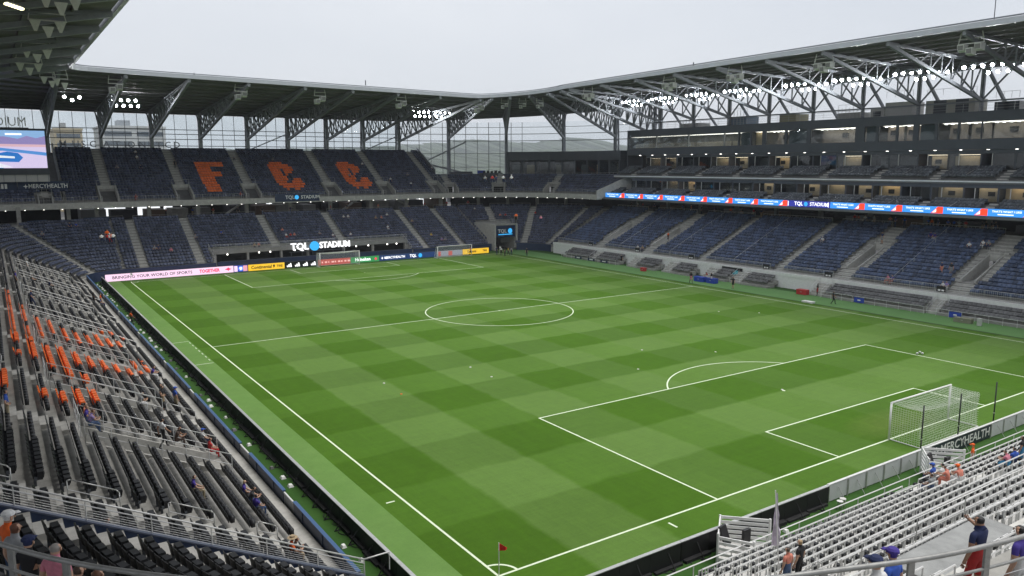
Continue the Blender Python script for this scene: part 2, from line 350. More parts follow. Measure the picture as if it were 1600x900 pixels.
# ------------------------------------------------------------------ goals
NET = mat('white_net_cord', (.75, .77, .72), .7)
def goal(y, s, lab):
    g = thing('goal', lab, 'goal')
    c = W/2; r = .06
    for sx in (-1, 1): MB().beam((c+sx*3.72, y, .0), (c+sx*3.72, y, 2.5), r*1.15, n=10).build('post', WHITEP, g, True)
    MB().beam((c-3.78, y, 2.5), (c+3.78, y, 2.5), r, n=10).build('crossbar', WHITEP, g, True)
    D0, D1 = 2.0, 2.05
    b = MB()
    for sx in (-1, 1): b.beam((c+sx*3.72, y, .04), (c+sx*3.72, y-s*D1, .04), .035, n=6)
    b.beam((c-3.72, y-s*D1, .04), (c+3.72, y-s*D1, .04), .035, n=6); b.build('ground_bar', WHITEP, g)
    # net: sagging roof, back and two sides, cords as thin quads
    b = MB(); cw = .0055
    def P(u, v):   # u 0..1 across, v 0..1 : roof then back
        x = c-3.66+7.32*u; sag = .12*math.sin(math.pi*u)
        if v < .4:
            q = v/.4; return np.array((x, y-s*D0*q, 2.46-.22*math.sin(math.pi*q*.9)*(.3+.7*math.sin(math.pi*u))-sag*q))
        q = (v-.4)/.6; return np.array((x, y-s*(D0-.25*math.sin(math.pi*q)*(.4+.6*math.sin(math.pi*u))), 2.46-sag*(1-q)-.05-2.37*q))
    nu, nv = 40, 26
    def cord(a, d):
        b.beam(a, d, cw*2)
    jt = random.Random(3); G = [[P(i/nu, j/nv)+np.array([jt.uniform(-.018, .018) for _ in range(3)])*(0 < i < nu and 0 < j < nv) for j in range(nv+1)] for i in range(nu+1)]
    for i in range(nu+1):
        for j in range(nv): cord(G[i][j], G[i][j+1])
    for j in range(nv+1):
        for i in range(0, nu, 2): cord(G[i][j], G[i+2][j])
    for sx in (-1, 1):
        x = c+sx*3.7
        for k in range(1, 16):
            z = .1+2.3*k/16; cord((x, y, z), (x, y-s*D0, z-.02))
        for k in range(1, 12):
            yy = y-s*D0*k/12; cord((x, yy, .05), (x, yy, 2.42-.12*math.sin(math.pi*k/12)))
    b.build('net', NET, g, fixn=False)
goal(0, 1, 'white goal with sagging net in front of the dark lettered board')
goal(L, -1, 'white goal with net in front of the red and green far boards')
# small portable goal standing beyond the far penalty area
pm = onZ(686, 404); g = thing('training_goal', 'white portable training goal standing beside the yellow board', 'goal')
gx0, gx1, gy = 58.0, 65.2, L-.4
gx0 = onY(684, 403, gy)[0]; gx1 = onY(737, 398, gy)[0]
for x in (gx0, gx1): MB().beam((x, gy, .03), (x, gy, 2.3), .06, n=8).build('post', WHITEP, g, True)
MB().beam((gx0, gy, 2.3), (gx1, gy, 2.3), .06, n=8).build('crossbar', WHITEP, g, True)
b = MB()
for x in (gx0, gx1): b.beam((x, gy, .05), (x, gy+1.5, .05), .05, n=6).beam((x, gy+1.5, .05), (x, gy+.6, 2.25), .03, n=6)
b.beam((gx0, gy+1.5, .05), (gx1, gy+1.5, .05), .05, n=6); b.build('back_frame', WHITEP, g)
b = MB()
for k in range(41):
    x = gx0+(gx1-gx0)*k/40; b.beam((x, gy, 2.28), (x, gy+.6, 2.24), .014); b.beam((x, gy+.6, 2.24), (x, gy+1.5, .06), .014)
for k in range(17):
    q = k/16; b.beam((gx0, gy+.6+.9*q, 2.24-2.16*q), (gx1, gy+.6+.9*q, 2.24-2.16*q), .014)
b.build('net', NET, g, fixn=False)
# corner flags
def cflag(x, y, col, label, hh=1.55):
    f = thing('corner_flag', label, 'flag', group='corner flags')
    MB().beam((x, y, 0), (x, y, hh), .022, n=6).build('pole', WHITEP, f)
    b = MB(); n = 6
    for i in range(n):
        x0, x1 = .42*i/n, .42*(i+1)/n; w0, w1 = .05*math.sin(i*1.2), .05*math.sin((i+1)*1.2)
        zz = lambda u: (hh-.02-.22*u, hh-.42+.10*u)
        a0, a1 = zz(i/n), zz((i+1)/n)
        b.prism([(x+x0*.75, y-x0*.5+w0, a0[1]), (x+x1*.75, y-x1*.5+w1, a1[1]), (x+x1*.75, y-x1*.5+w1, a1[0]), (x+x0*.75, y-x0*.5+w0, a0[0])], (.004, .006, 0))
    b.build('cloth', col, f, fixn=False)
cflag(.05, .05, RED, 'red corner flag drooping on a white pole at the black boards')
cflag(W, L, WHITEP, 'pale corner flag on a pole in front of the tunnel', 1.5)
cflag(0, L, WHITEP, 'pale corner flag on a pole beside the pink board', 1.5)
# ball-stop poles behind the near goal
for k, (px, py, pt) in enumerate(((1440, 698, 635), (1498, 678, 615), (1553, 660, 600))):
    x = onY(px, py, -3.35)[0]
    t = thing('net_pole', 'slim black net pole standing at the board behind the goal', 'pole', group='black net poles behind the goal')
    MB().beam((x, -3.3, 0), (x, -3.3, 3.6), .045, n=8).build('shaft', BLACK, t, True); MB().beam((x, -3.3, 1.45), (x, -3.3, 1.52), .06, n=8).build('collar', GALV, t)
    MB().box(x-.1, x+.1, -3.4, -3.2, 0, .03).build('base_plate', BLACK, t)
# ------------------------------------------------------------------ boards round the pitch
LEDB = mat('led_cabinet_black', (.010, .010, .011), .6, noise=.3, nscale=2)
def board_back(x0, y0, x1, y1, hgt, lab, grp, inward):
    """LED board seen from behind: cabinets, top cap, struts and feet; inward = unit vector away from pitch"""
    t = thing('led_board', lab, 'advertising board', group=grp)
    p = np.array((x0, y0, 0.)); q = np.array((x1, y1, 0.)); d = (q-p); ln_ = np.linalg.norm(d); d /= ln_; n = np.array((inward[0], inward[1], 0.))
    def blk(a, c, o0, o1, z0, z1, nm, m):
        b = MB(); A, B = p+d*a, p+d*c
        b.hexa([A+n*o0+(0, 0, z0), B+n*o0+(0, 0, z0), B+n*o1+(0, 0, z0), A+n*o1+(0, 0, z0), A+n*o0+(0, 0, z1), B+n*o0+(0, 0, z1), B+n*o1+(0, 0, z1), A+n*o1+(0, 0, z1)])
        return b.build(nm, m, t)
    k = max(1, round(ln_/1.6))
    for i in range(k):
        blk(ln_*i/k+.01, ln_*(i+1)/k-.01, 0, .12, .06, hgt, 'cabinet', LEDB)
    blk(0, ln_, -.03, .15, hgt+.002, hgt+.04, 'top_cap', GALV)
    for i in range(k):
        a = ln_*(i+.5)/k+random.uniform(-.2, .2)
        b = MB(); A = p+d*a
        b.beam(A+n*.15+(0, 0, hgt*.75), A+n*.62+(0, 0, .05), .04); b.beam(A+n*.1+(0, 0, .03), A+n*.68+(0, 0, .03), .05, .04); b.build('strut', BLACKR, t)
        if random.random() < .55:
            s_ = random.uniform(.10, .17); c = A+n*random.uniform(.7, .95)
            w = MB(); e = d*s_*1.3; f_ = n*s_
            w.hexa([c-e-f_+(0, 0, .01), c+e-f_+(0, 0, .01), c+e+f_+(0, 0, .01), c-e+f_+(0, 0, .01), c-e*.7-f_*.6+(0, 0, .14), c+e*.7-f_*.6+(0, 0, .14), c+e*.7+f_*.6+(0, 0, .14), c-e*.7+f_*.6+(0, 0, .14)])
            w.build('ballast_weight', WHITEP if random.random() < .75 else GREYS, t)
        blk(max(.02, a-.9), min(ln_-.02, a+.75), .16, .34+random.uniform(-.06, .1), .0, random.uniform(.05, .2), 'cable_shade_block', BLACKR)  # low black block for loose cables, with the boards' ground shade put in
        if random.random() < .6:
            c = A+n*.3; b = MB(); pts = [c+d*x_+n*(.12+.16*math.sin(x_*5+i))+(0, 0, .03) for x_ in np.linspace(-.7, .7, 7)]
            b.tube(pts, .02, 4).build('cable', BLACKR, t)
YB = np.linspace(-4.4, 107.6, 18)
for i in range(17):
    board_back(-3.78, YB[i]+.012, -3.78, YB[i+1]-.012, .92, 'black back of a pitchside LED board facing the black seats', 'LED boards along the touchline', (-1, 0))
XB = np.linspace(-3.6, 18.6, 5)
for i in range(4):
    board_back(XB[i]+.012, -3.55, XB[i+1]-.012, -3.55, .98, 'black back of an LED board facing the pale rail seats', 'LED boards along the near goal line', (0, -1))
# white boards with the dark lettered one
PANEL = mat('white_board_panel', (.58, .59, .60), .5, noise=.06, nscale=1)
x = 18.66; k = 0
xa, xb = 28.8, 36.3
def wboard(a, c, m, nm, lab, grp=None):
    t = thing('advertising_board', lab, 'advertising board', group=grp)
    MB().box(a+.03, c-.03, -3.6, -3.5, .05, .98).build('panel', m, t)
    MB().box(a, c, -3.62, -3.47, .982, 1.02).build('top_rail', STEEL_W, t)
    for xx in (a, c-.05): MB().box(xx+.002, xx+.048, -3.64, -3.46, 0, .98).build('frame_post', GALV, t)
    b = MB(); mxx = (a+c)/2; b.beam((mxx, -3.62, .7), (mxx, -4.1, .03), .03); b.build('brace', GALV, t)
    return t
while x < 50:
    if abs(x-xa) < .9:
        t = wboard(xa, xb, mat('dark_slate_print', (.022, .032, .045), .5), 'b', 'dark board reading MERCYHEALTH behind the near goal')
        text('MERCYHEALTH', .80, WHITEP, t, ((xa+xb)/2+.55, -3.612, .50), (1, 0, 0), (0, 0, 1), bold=.012, extr=.003, xs=1.12)
        b = MB()
        for a in range(4):
            an = a*math.pi/2; c0 = np.array((xa+.72, -3.612, .52)); e = np.array((math.cos(an), 0, math.sin(an))); f_ = np.array((-math.sin(an), 0, math.cos(an)))
            b.prism([c0+e*.06, c0+e*.17+f_*.11, c0+e*.30, c0+e*.17-f_*.11], (0, -.003, 0))
        b.build('emblem', WHITEP, t); x = xb+.03; continue
    x1 = min(x+1.72, xa) if x < xa else x+1.72
    if xa-x < 2.4 and x < xa: x1 = xa-.02
    wboard(x, x1, PANEL, 'w', 'plain white pitchside board panel behind the near goal line', 'plain white boards along the near goal line'); x = x1+.02
# far boards
def fboard(px0, px1, m, lab, y=108.0, hgt=1.05, grp=None):
    x0, x1 = onY(px0, 420, y)[0], onY(px1, 420, y)[0]
    t = thing('advertising_board', lab, 'advertising board', group=grp)
    MB().box(x0+.02, x1-.02, y, y+.12, .04, hgt).build('panel', m, t); MB().box(x0, x1, y-.015, y+.14, hgt+.002, hgt+.04).build('top_cap', DSTEEL, t)
    b = MB()
    for k in range(3):
        xx = x0+(x1-x0)*(k+.5)/3; b.beam((xx, y+.13, .7), (xx, y+.6, .03), .05)
    b.build('brace', DSTEEL, t)
    return t, x0, x1, y-.004
PINKE = emis('pink_led', (.80, .55, .72), .55); INK = mat('dark_print', (.03, .02, .10), .5); REDE = emis('red_led', (.75, .02, .09), .6)
WE = emis('white_led', (.9, .9, .92), .7); YELE = emis('yellow_led', (.80, .47, .03), .5); BLUEE = emis('blue_led', (.02, .05, .34), .5); NAVE = emis('navy_led', (.015, .04, .13), .4)
REDB = emis('red_board_led', (.42, .06, .05), .5); GRNE = emis('green_led', (.03, .22, .07), .5); CYE = emis('cyan_led', (.03, .30, .62), .7); BLKE = mat('black_led', (.006, .007, .012), .4)
t, x0, x1, yy = fboard(163, 365, PINKE, 'pink LED board reading BRINGING YOUR WORLD OF SPORTS TOGETHER', hgt=1.15)
text('BRINGING YOUR WORLD OF SPORTS', .66, INK, t, (x0+(x1-x0)*.355, yy, .58), (1, 0, 0), (0, 0, 1), bold=.008, extr=.002, xs=1.06)
text('TOGETHER', .74, REDE, t, (x0+(x1-x0)*.80, yy, .58), (1, 0, 0), (0, 0, 1), bold=.03, extr=.002, xs=.85)
b = MB(); c = np.array((x0+(x1-x0)*.955, yy, .58))
b.prism([c+(dx, 0, dz) for dx, dz in ((-.6, .05), (-.1, .22), (0, .38), (.1, .22), (.6, .05), (.1, -.1), (0, -.3), (-.1, -.1))], (0, -.003, 0)); b.build('emblem', REDE, t)
t, x0, x1, yy = fboard(365.5, 387, BLUEE, 'blue LED board with a pale round crest next to the yellow board', hgt=1.15)
b = MB(); c = np.array(((x0+x1)/2, yy, .58)); b.prism([c+(.42*math.cos(a), 0, .42*math.sin(a)) for a in np.linspace(0, 2*math.pi, 18, endpoint=False)], (0, -.003, 0)); b.build('crest', emis('pale_blue_led', (.15, .25, .8), .6), t)
b = MB(); b.prism([c+(dx, -.004, dz) for dx, dz in ((-.2, .22), (.2, .22), (.2, -.05), (0, -.28), (-.2, -.05))], (0, -.003, 0)); b.build('crest_shield', WE, t)
b = MB(); b.box(x0+.05, x0+.6, yy-.003, yy, .1, 1.05).build('colour_band', PINKE, t); b = MB(); b.box(x1-.75, x1-.05, yy-.003, yy, .1, 1.05).build('colour_band', emis('salmon_led', (.7, .3, .35), .5), t)
t, x0, x1, yy = fboard(388, 445, YELE, 'yellow LED board reading Continental Tire beside the blue crest', hgt=1.1)
text("Continental", .80, BLKE, t, (x0+(x1-x0)*.36, yy, .56), (1, 0, 0), (0, 0, 1), bold=.02, extr=.002, xs=.93); text("TIRE", .55, BLKE, t, (x0+(x1-x0)*.86, yy, .56), (1, 0, 0), (0, 0, 1), bold=.015, extr=.002)
b = MB(); c = np.array((x0+(x1-x0)*.70, yy, .56)); b.prism([c+(dx, 0, dz) for dx, dz in ((-.18, -.3), (-.08, -.05), (-.2, .1), (-.02, .32), (.14, .28), (.2, .05), (.1, -.02), (.2, -.3), (.06, -.12))], (0, -.003, 0)); b.build('emblem', BLKE, t)
t, x0, x1, yy = fboard(445.5, 497, BLKE, 'black LED board with a row of white three-bar triangle marks', hgt=1.1)
for k in range(4):
    cx_ = x0+(x1-x0)*(k+.55)/4.1; b = MB()
    for j, hh in enumerate((.28, .48, .68)):
        xx = cx_-.42+j*.30; b.prism([(xx, yy, .2), (xx+.24, yy, .2), (xx+.24-.18*.5-.10*(j > 5), yy, .2+hh), (xx-.18*.5-.0, yy, .2+hh)], (0, -.003, 0))
    b.build('triangle_mark', WE, t)
t, x0, x1, yy = fboard(498, 548, REDB, 'dull red LED board with pale lettering behind the far goal', hgt=1.1)
pr_ = emis('pale_red_led', (.75, .45, .42), .6)
for k, w_ in enumerate((.3, .5, .22, .6, .28, .55, .3, .45, .6)):
    xx = x0+.6+k*.62; MB().box(xx, xx+w_*.8, yy-.003, yy, .42, .72).build('printed_mark', pr_, t)
t, x0, x1, yy = fboard(548.5, 593, GRNE, 'green LED board reading Heineken with a red star', hgt=1.1)
text('Heineken', .85, WE, t, (x0+(x1-x0)*.42, yy, .58), (1, 0, 0), (0, 0, 1), bold=.02, extr=.002, xs=.95)
b = MB(); c = np.array((x1-.7, yy, .55)); b.prism([c+((.36 if i % 2 == 0 else .15)*math.sin(i*math.pi/5), 0, (.36 if i % 2 == 0 else .15)*math.cos(i*math.pi/5)) for i in range(10)], (0, -.003, 0)); b.build('star', REDE, t)
t, x0, x1, yy = fboard(593.5, 636, NAVE, 'navy LED board reading MERCYHEALTH beside the green board', hgt=1.1)
text('MERCYHEALTH', .62, WE, t, (x0+(x1-x0)*.56, yy, .56), (1, 0, 0), (0, 0, 1), bold=.012, extr=.002)
b = MB(); c = np.array((x0+.55, yy, .56)); b.prism([c+((.30 if i % 2 == 0 else .10)*math.sin(i*math.pi/4), 0, (.30 if i % 2 == 0 else .10)*math.cos(i*math.pi/4)) for i in range(8)], (0, -.003, 0)); b.build('emblem', WE, t)
def tql_disc(t, c, r, ey=(0, -.003, 0), m=None):
    b = MB(); b.prism([np.array(c)+(r*math.cos(a), 0, r*math.sin(a)) for a in np.linspace(0, 2*math.pi, 20, endpoint=False)], ey); return b.build('disc_emblem', m or CYE, t)
t, x0, x1, yy = fboard(636.5, 682, NAVE, 'navy LED board with TQL and a blue disc beside the training goal', hgt=1.1)
text('TQL', .75, WE, t, (x0+1.3, yy, .56), (1, 0, 0), (0, 0, 1), bold=.02, extr=.002); tql_disc(t, (x0+2.85, yy, .56), .40)
t, x0, x1, yy = fboard(683, 723, emis('grey_led', (.25, .27, .33), .4), 'grey and red LED board seen through the training goal', hgt=1.1)
MB().box(x0+.3, x0+.9, yy-.003, yy, .1, 1.).build('colour_band', REDB, t); MB().box(x0+2.6, x0+3.5, yy-.003, yy, .1, 1.).build('colour_band', REDB, t)
t, x0, x1, yy = fboard(723.5, 764, YELE, 'yellow LED board reading Continental Tire next to the tunnel', hgt=1.1)
text("Continental", .72, BLKE, t, (x0+(x1-x0)*.34, yy, .56), (1, 0, 0), (0, 0, 1), bold=.02, extr=.002, xs=.62); text("TIRE", .55, BLKE, t, (x0+(x1-x0)*.84, yy, .56), (1, 0, 0), (0, 0, 1), bold=.015, extr=.002)
# ------------------------------------------------------------------ stand geometry
class Line:
    def __init__(s, o, ud, dd): s.o = np.array(o, float); s.ud = np.array(ud, float); s.dd = np.array(dd, float); s.k = 1.
    def p(s, u, d): return s.o+s.ud*u+s.dd*d
    def out(s, u): return s.dd
    def tan(s, u): return s.ud
    def segs(s, u0, u1, d): return 1
    def du(s, d): return 1.
class Arc:
    def __init__(s, c, r): s.c = np.array(c, float); s.r = r
    def p(s, u, d): return s.c+(s.r+d)*np.array((math.cos(u), math.sin(u)))
    def out(s, u): return np.array((math.cos(u), math.sin(u)))
    def tan(s, u): return np.array((-math.sin(u), math.cos(u)))
    def segs(s, u0, u1, d): return max(1, int(math.ceil(abs(u1-u0)/R(5))))
    def du(s, d): return 1./(s.r+d)
def face(f): return math.atan2(-f[0], f[1])
def strip(b, M, u0, u1, d0, d1, z0, z1, zb0=None):
    """box following the map: u0..u1, d0..d1, z0..z1 (closed)"""
    n = M.segs(u0, u1, d1)
    us = np.linspace(u0, u1, n+1); base = len(b.v); vs = []
    for u in us:
        a, c = M.p(u, d0), M.p(u, d1)
        vs += [(a[0], a[1], z0), (c[0], c[1], z0), (c[0], c[1], z1), (a[0], a[1], z1)]
    fs = []
    for i in range(n):
        k = 4*i
        for j in range(4): fs.append((k+j, k+(j+1) % 4, k+4+(j+1) % 4, k+4+j))
    fs += [(0, 1, 2, 3), (4*n+3, 4*n+2, 4*n+1, 4*n)]
    b.add(vs, fs)
def minus(iv, voids):
    for (a, c) in voids:
        new = []
        for (x, y) in iv:
            if c <= x or a >= y: new.append((x, y)); continue
            if a > x: new.append((x, a))
            if c < y: new.append((c, y))
        iv = new
    return [(x, y) for x, y in iv if y-x > 1e-3]
SEATS = {}
class Stand:
    def __init__(s, name, label, M, u0, u1, rows, d0, tread, z0, rise, seat, aisles=(), voids=(), aw=1.25, conc=None, stepm=None, group=None, setback=.62, pitch=.535, seatrows=None, cat='stand', thing_=None, lim=None):
        s.t = thing_ or thing(name, label, cat, group=group)
        s.M, s.d0, s.tr, s.z0, s.ri, s.rows, s.u0, s.u1 = M, d0, tread, z0, rise, rows, u0, u1
        lim = lim or (lambda n: (u0, u1)); s.lim = lim
        for n in range(rows):
            b = MB(); vo = [(a, c) for (a, c, r0, r1) in voids if r0 <= n <= r1]
            lo, hi = lim(n)
            for (a, c) in minus([(lo, hi)], vo): strip(b, M, a, c, d0+n*tread, d0+(n+1)*tread+.06, s.z(n)-max(.6, rise+.2), s.z(n))
            if b.v: b.build('terrace_step', conc or CONC, s.t, fixn=False)
        for (uc, r0, r1, *w) in aisles:
            aw_ = (w[0] if w else aw); b = MB()
            for n in range(r0, r1):
                d = d0+n*tread; hw = aw_/2*M.du(d)
                strip(b, M, uc-hw, uc+hw, d+tread*.52, d+tread-.005, s.z(n)+.004, s.z(n)+rise*.5)
                strip(b, M, uc-hw, uc+hw, d+.01, d+tread*.52-.003, s.z(n)+.003, s.z(n)+.012)
            b.build('aisle_stair', stepm or CONC_L, s.t, fixn=False)
        if seat:
            for n in range(rows):
                if seatrows and n not in seatrows: continue
                d = d0+n*tread+tread*setback; lo, hi = lim(n); k = M.du(d)
                blk = [(a-.12*k, c+.12*k) for (a, c, r0, r1) in voids if r0 <= n <= r1]
                for (uc, r0, r1, *w) in aisles:
                    if r0 <= n <= r1-1+1:
                        aw_ = (w[0] if w else aw); blk.append((uc-(aw_/2+.05)*k, uc+(aw_/2+.05)*k))
                for (a, c) in minus([(lo+.15*k, hi-.15*k)], blk):
                    cnt = int((c-a)/(pitch*k))
                    off = ((c-a)-cnt*pitch*k)/2
                    for i in range(cnt):
                        u = a+off+(i+.5)*pitch*k; p = M.p(u, d); kd = seat(u, n, p) if callable(seat) else seat
                        if kd: SEATS.setdefault(kd, []).append((p[0], p[1], s.z(n)+.002, face(-M.out(u))))
    def z(s, n): return s.z0+s.ri*n
    def pt(s, u, n, dz=0, f=0.): p = s.M.p(u, s.d0+(n+f)*s.tr); return np.array((p[0], p[1], s.z(n)+dz))
RAILN = 0
def railing(pts, hgt, label, group=None, nr=2, post=1.6, r=.024, m=None, near=False, pr=.022, bal=0, name='railing', cat='railing', vertical=True):
    m = m or GALV
    t = thing(name, label, cat, group=group); pts = [np.array(p, float) for p in pts]
    up_ = np.array((0, 0, hgt))
    MB().tube([p+up_ for p in pts], r, 6 if near else 4).build('top_rail', m, t, near)
    for k in range(1, nr):
        MB().tube([p+up_*(k/nr) for p in pts], r*.75, 5 if near else 4).build('mid_rail', m, t)
    # posts along the length
    P = []
    for a, c in zip(pts[:-1], pts[1:]):
        ln_ = np.linalg.norm(c-a); n = max(1, int(round(ln_/post)))
        for i in range(n): P.append(a+(c-a)*i/n)
    P.append(pts[-1])
    if near:
        for p in P: MB().beam(p-(0, 0, .05), p+up_, pr, n=6).build('post', m, t)
    else:
        b = MB()
        for p in P: b.beam(p-(0, 0, .05), p+up_, pr*1.6)
        b.build('post_row', m, t, fixn=False)['kind'] = 'stuff'
    if bal:
        b = MB()
        for a, c in zip(pts[:-1], pts[1:]):
            n = int(np.linalg.norm(c-a)/bal)
            for i in range(n):
                p = a+(c-a)*(i+.5)/n; b.beam(p+(0, 0, .08), p+up_*.98, .016)
        o = b.build('baluster_row', m, t, fixn=False); o['kind'] = 'stuff'
    return t
def vomitory(st, uc, hw, r0, r1, floor_r=None, m=None, rail=True, low=.12):
    """sunken entrance: floor, side walls with sloping tops, dark doorway at the back, light rails"""
    M = st.M; m = m or CONC_L
    d0, d1 = st.d0+r0*st.tr, st.d0+(r1+1)*st.tr; zf = st.z(r0)-.02 if floor_r is None else st.z(floor_r)
    k = M.du((d0+d1)/2); a, c = uc-hw*k, uc+hw*k
    b = MB(); strip(b, M, a, c, d0, d1+1.2, zf-.3, zf); b.build('vomitory_floor', CONC, st.t)
    for e in (a, c-.18*k):
        b = MB(); p0, p1 = M.p(e, d0), M.p(e, d1); q0, q1 = M.p(e+.18*k, d0), M.p(e+.18*k, d1)
        h0, h1 = st.z(r0)+low, st.z(r1)+low
        b.hexa([(p0[0], p0[1], zf-.3), (q0[0], q0[1], zf-.3), (q1[0], q1[1], zf-.3), (p1[0], p1[1], zf-.3), (p0[0], p0[1], h0), (q0[0], q0[1], h0), (q1[0], q1[1], h1), (p1[0], p1[1], h1)])
        b.build('vomitory_wall', m, st.t)
    zt = st.z(r1)+low
    b = MB(); strip(b, M, a+.18*k, c-.18*k, d1-.05, d1+.2, min(zf+2.15, zt-.25), zt+.02); b.build('vomitory_lintel', m, st.t)
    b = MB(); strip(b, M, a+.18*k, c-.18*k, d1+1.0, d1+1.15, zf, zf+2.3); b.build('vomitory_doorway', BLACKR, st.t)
    if rail:
        b = MB()
        for e in (a+.05*k, c-.05*k):
            P = [M.p(e, d0), M.p(e, d1)]; b.tube([(P[0][0], P[0][1], st.z(r0)+low+.35), (P[1][0], P[1][1], st.z(r1)+low+.35)], .025, 4)
            for q in np.linspace(0, 1, 6):
                pp = P[0]+(P[1]-P[0])*q; zz = st.z(r0)+low+(st.z(r1)-st.z(r0))*q; b.beam((pp[0], pp[1], zz-.05), (pp[0], pp[1], zz+.35), .03)
        A, B = M.p(a, d1+.1), M.p(c, d1+.1); b.tube([(A[0], A[1], zt+.9), (B[0], B[1], zt+.9)], .025, 4)
        for q in np.linspace(0, 1, 4):
            pp = A+(B-A)*q; b.beam((pp[0], pp[1], zt), (pp[0], pp[1], zt+.9), .03)
        b.build('vomitory_rail', GALV, st.t, fixn=False)
# ---- orange seat patches in the black stand: image rectangles of the photograph turned into seats below
ORX = [(0, 455, 9, 528), (3, 515, 15, 533), (11, 463, 24, 512), (18, 500, 33, 530), (25, 523, 39, 551), (32, 470, 44, 500), (40, 497, 54, 530), (46, 529, 61, 555), (69, 541, 87, 572), (56, 500, 68, 528),
       (88, 545, 103, 563), (99, 566, 111, 590), (111, 551, 125, 566), (131, 555, 144, 572), (151, 560, 163, 576), (171, 564, 185, 580), (190, 567, 203, 583), (205, 566, 219, 583), (223, 571, 234, 580),
       (94, 516, 107, 531), (113, 522, 125, 534), (129, 526, 143, 538), (141, 518, 158, 538), (157, 521, 172, 539), (74, 500, 88, 520), (182, 530, 190, 540),
       (0, 578, 10, 600), (12, 580, 26, 600), (39, 593, 54, 614), (64, 600, 81, 619), (92, 607, 108, 624), (116, 607, 132, 627), (140, 613, 154, 625), (129, 586, 137, 594)]
def left_seat(u, n, p):
    x, y, w = proj((p[0], p[1], 1.1+.44*n+.6))
    for (a, b_, c, d) in ORX:
        if a-1 <= x <= c+1 and b_-2 <= y <= d+2: return 'orange'
    return 'black'
ML = Line((-6, 0), (0, 1), (-1, 0))
NB = 17
lv = [(14.6, 17.6, 1, 8), (24.4, 26.6, 3, 9), (36, 38.2, 3, 9), (48.6, 51, 3, 9), (62, 64.4, 3, 9), (75.5, 78, 3, 9), (89, 91.4, 3, 9)]
stL = Stand('seating_stand', 'concrete seating stand of black and orange seats along the touchline', ML, 1.05, 105, NB, .8, .85, 1.1, .44, left_seat,
            aisles=[(5.2, 0, 17), (16.1, 9, 17, 1.6)]+[(u, 10, 17) for u in (25.5, 37.1, 49.8, 63.2, 76.7, 90.2)]+[(u, 0, 3) for u in (25.5, 37.1, 49.8, 63.2, 76.7, 90.2)], voids=lv)
b = MB(); strip(b, ML, 1.05, 105, .12, .86, -.1, .92); b.build('front_walkway', CONC_L, stL.t)
for (a, c, r0, r1) in lv: vomitory(stL, (a+c)/2, (c-a)/2, r0, r1, rail=False)
# blue front wall with white gates
gates = [(9.3, 10.9), (17.2, 19.2), (31.6, 33.2), (42.2, 43.6), (56, 57.6), (70, 71.5), (84, 85.5)]
wl = thing('perimeter_wall', 'dark blue perimeter wall with pale gates in front of the black seats', 'wall')
for (a, c) in minus([(1.2, 106)], gates):
    MB().box(-6.06, -5.94, a, c, 0, 1.5).build('wall_panel', NAVYW, wl); MB().box(-6.09, -5.91, a, c, 1.502, 1.55).build('wall_cap', mat('blue_cap', (.03, .09, .22), .4), wl)
    n = int((c-a)/2.2)
    for i in range(n): MB().box(-6.1, -6.062, a+(c-a)*(i+.5)/n-.03, a+(c-a)*(i+.5)/n+.03, .9, 1.5).build('wall_rib', NAVYW, wl)
for (a, c) in gates:
    g = MB(); g.beam((-6, a+.04, .05), (-6, a+.04, 1.45), .06).beam((-6, c-.04, .05), (-6, c-.04, 1.45), .06).beam((-6, a, 1.42), (-6, c, 1.42), .08).beam((-6, a, .2), (-6, c, .2), .08); leaf = MB().box(-6.02, -5.98, a+.08, c-.08, .25, 1.36).build('gate_leaf', mat('pale_gate_panel', (.22, .24, .27), .4), wl); g.build('gate_frame', STEEL_W, leaf)
# aisle handrails
def aisle_rail(st, u, r0, r1, hgt, lab, grp, near, side=.0):
    A, B = st.pt(u+side, r0, 0, .5), st.pt(u+side, r1, 0, .5)
    t = thing('handrail', lab, 'handrail', group=grp); m = GALV
    hgtv = np.array((0, 0, hgt)); d = (B-A); l = np.linalg.norm(d); d = d/l
    pts = [A, A+hgtv*.92, A+hgtv+d*.12, B+hgtv-d*.12, B+hgtv*.92, B]
    MB().tube(pts, .024, 6 if near else 4).build('hoop', m, t, near); MB().tube([A+hgtv*.55, B+hgtv*.55], .02, 5 if near else 4).build('mid_rail', m, t)
LG = 'hooped handrails on the aisles of the black stand'
for u, runs in ((5.2, ((1, 2), (4, 6), (8, 10), (12, 14))), (25.5, ((0, 2), (12, 14))), (37.1, ((0, 2), (12, 14))), (49.8, ((0, 2), (12, 14))), (63.2, ((0, 2), (12, 14))), (76.7, ((0, 2), (12, 14))), (90.2, ((0, 2), (12, 14)))):
    for r0, r1 in runs: aisle_rail(stL, u, r0, r1, .95, 'hooped steel handrail on an aisle between black seats', LG, u < 40)
for (a, c, r0, r1) in lv:
    near = a < 40
    for e in (a-.15, c+.15):
        railing([stL.pt(e, r0), stL.pt(e, r1, 0, .9)], 1.15, 'sloping steel railing beside an entrance opening among black seats', 'sloping railings beside the black stand entrances', nr=2, post=1.2, near=near, m=STEEL_W)
    railing([stL.pt(a-.15, r1+1, 0, .1), stL.pt(c+.15, r1+1, 0, .1)], 1.1, 'short steel railing across the top of an entrance opening among black seats', 'short railings above the black stand entrances', nr=2, post=1.2, near=near, m=STEEL_W)
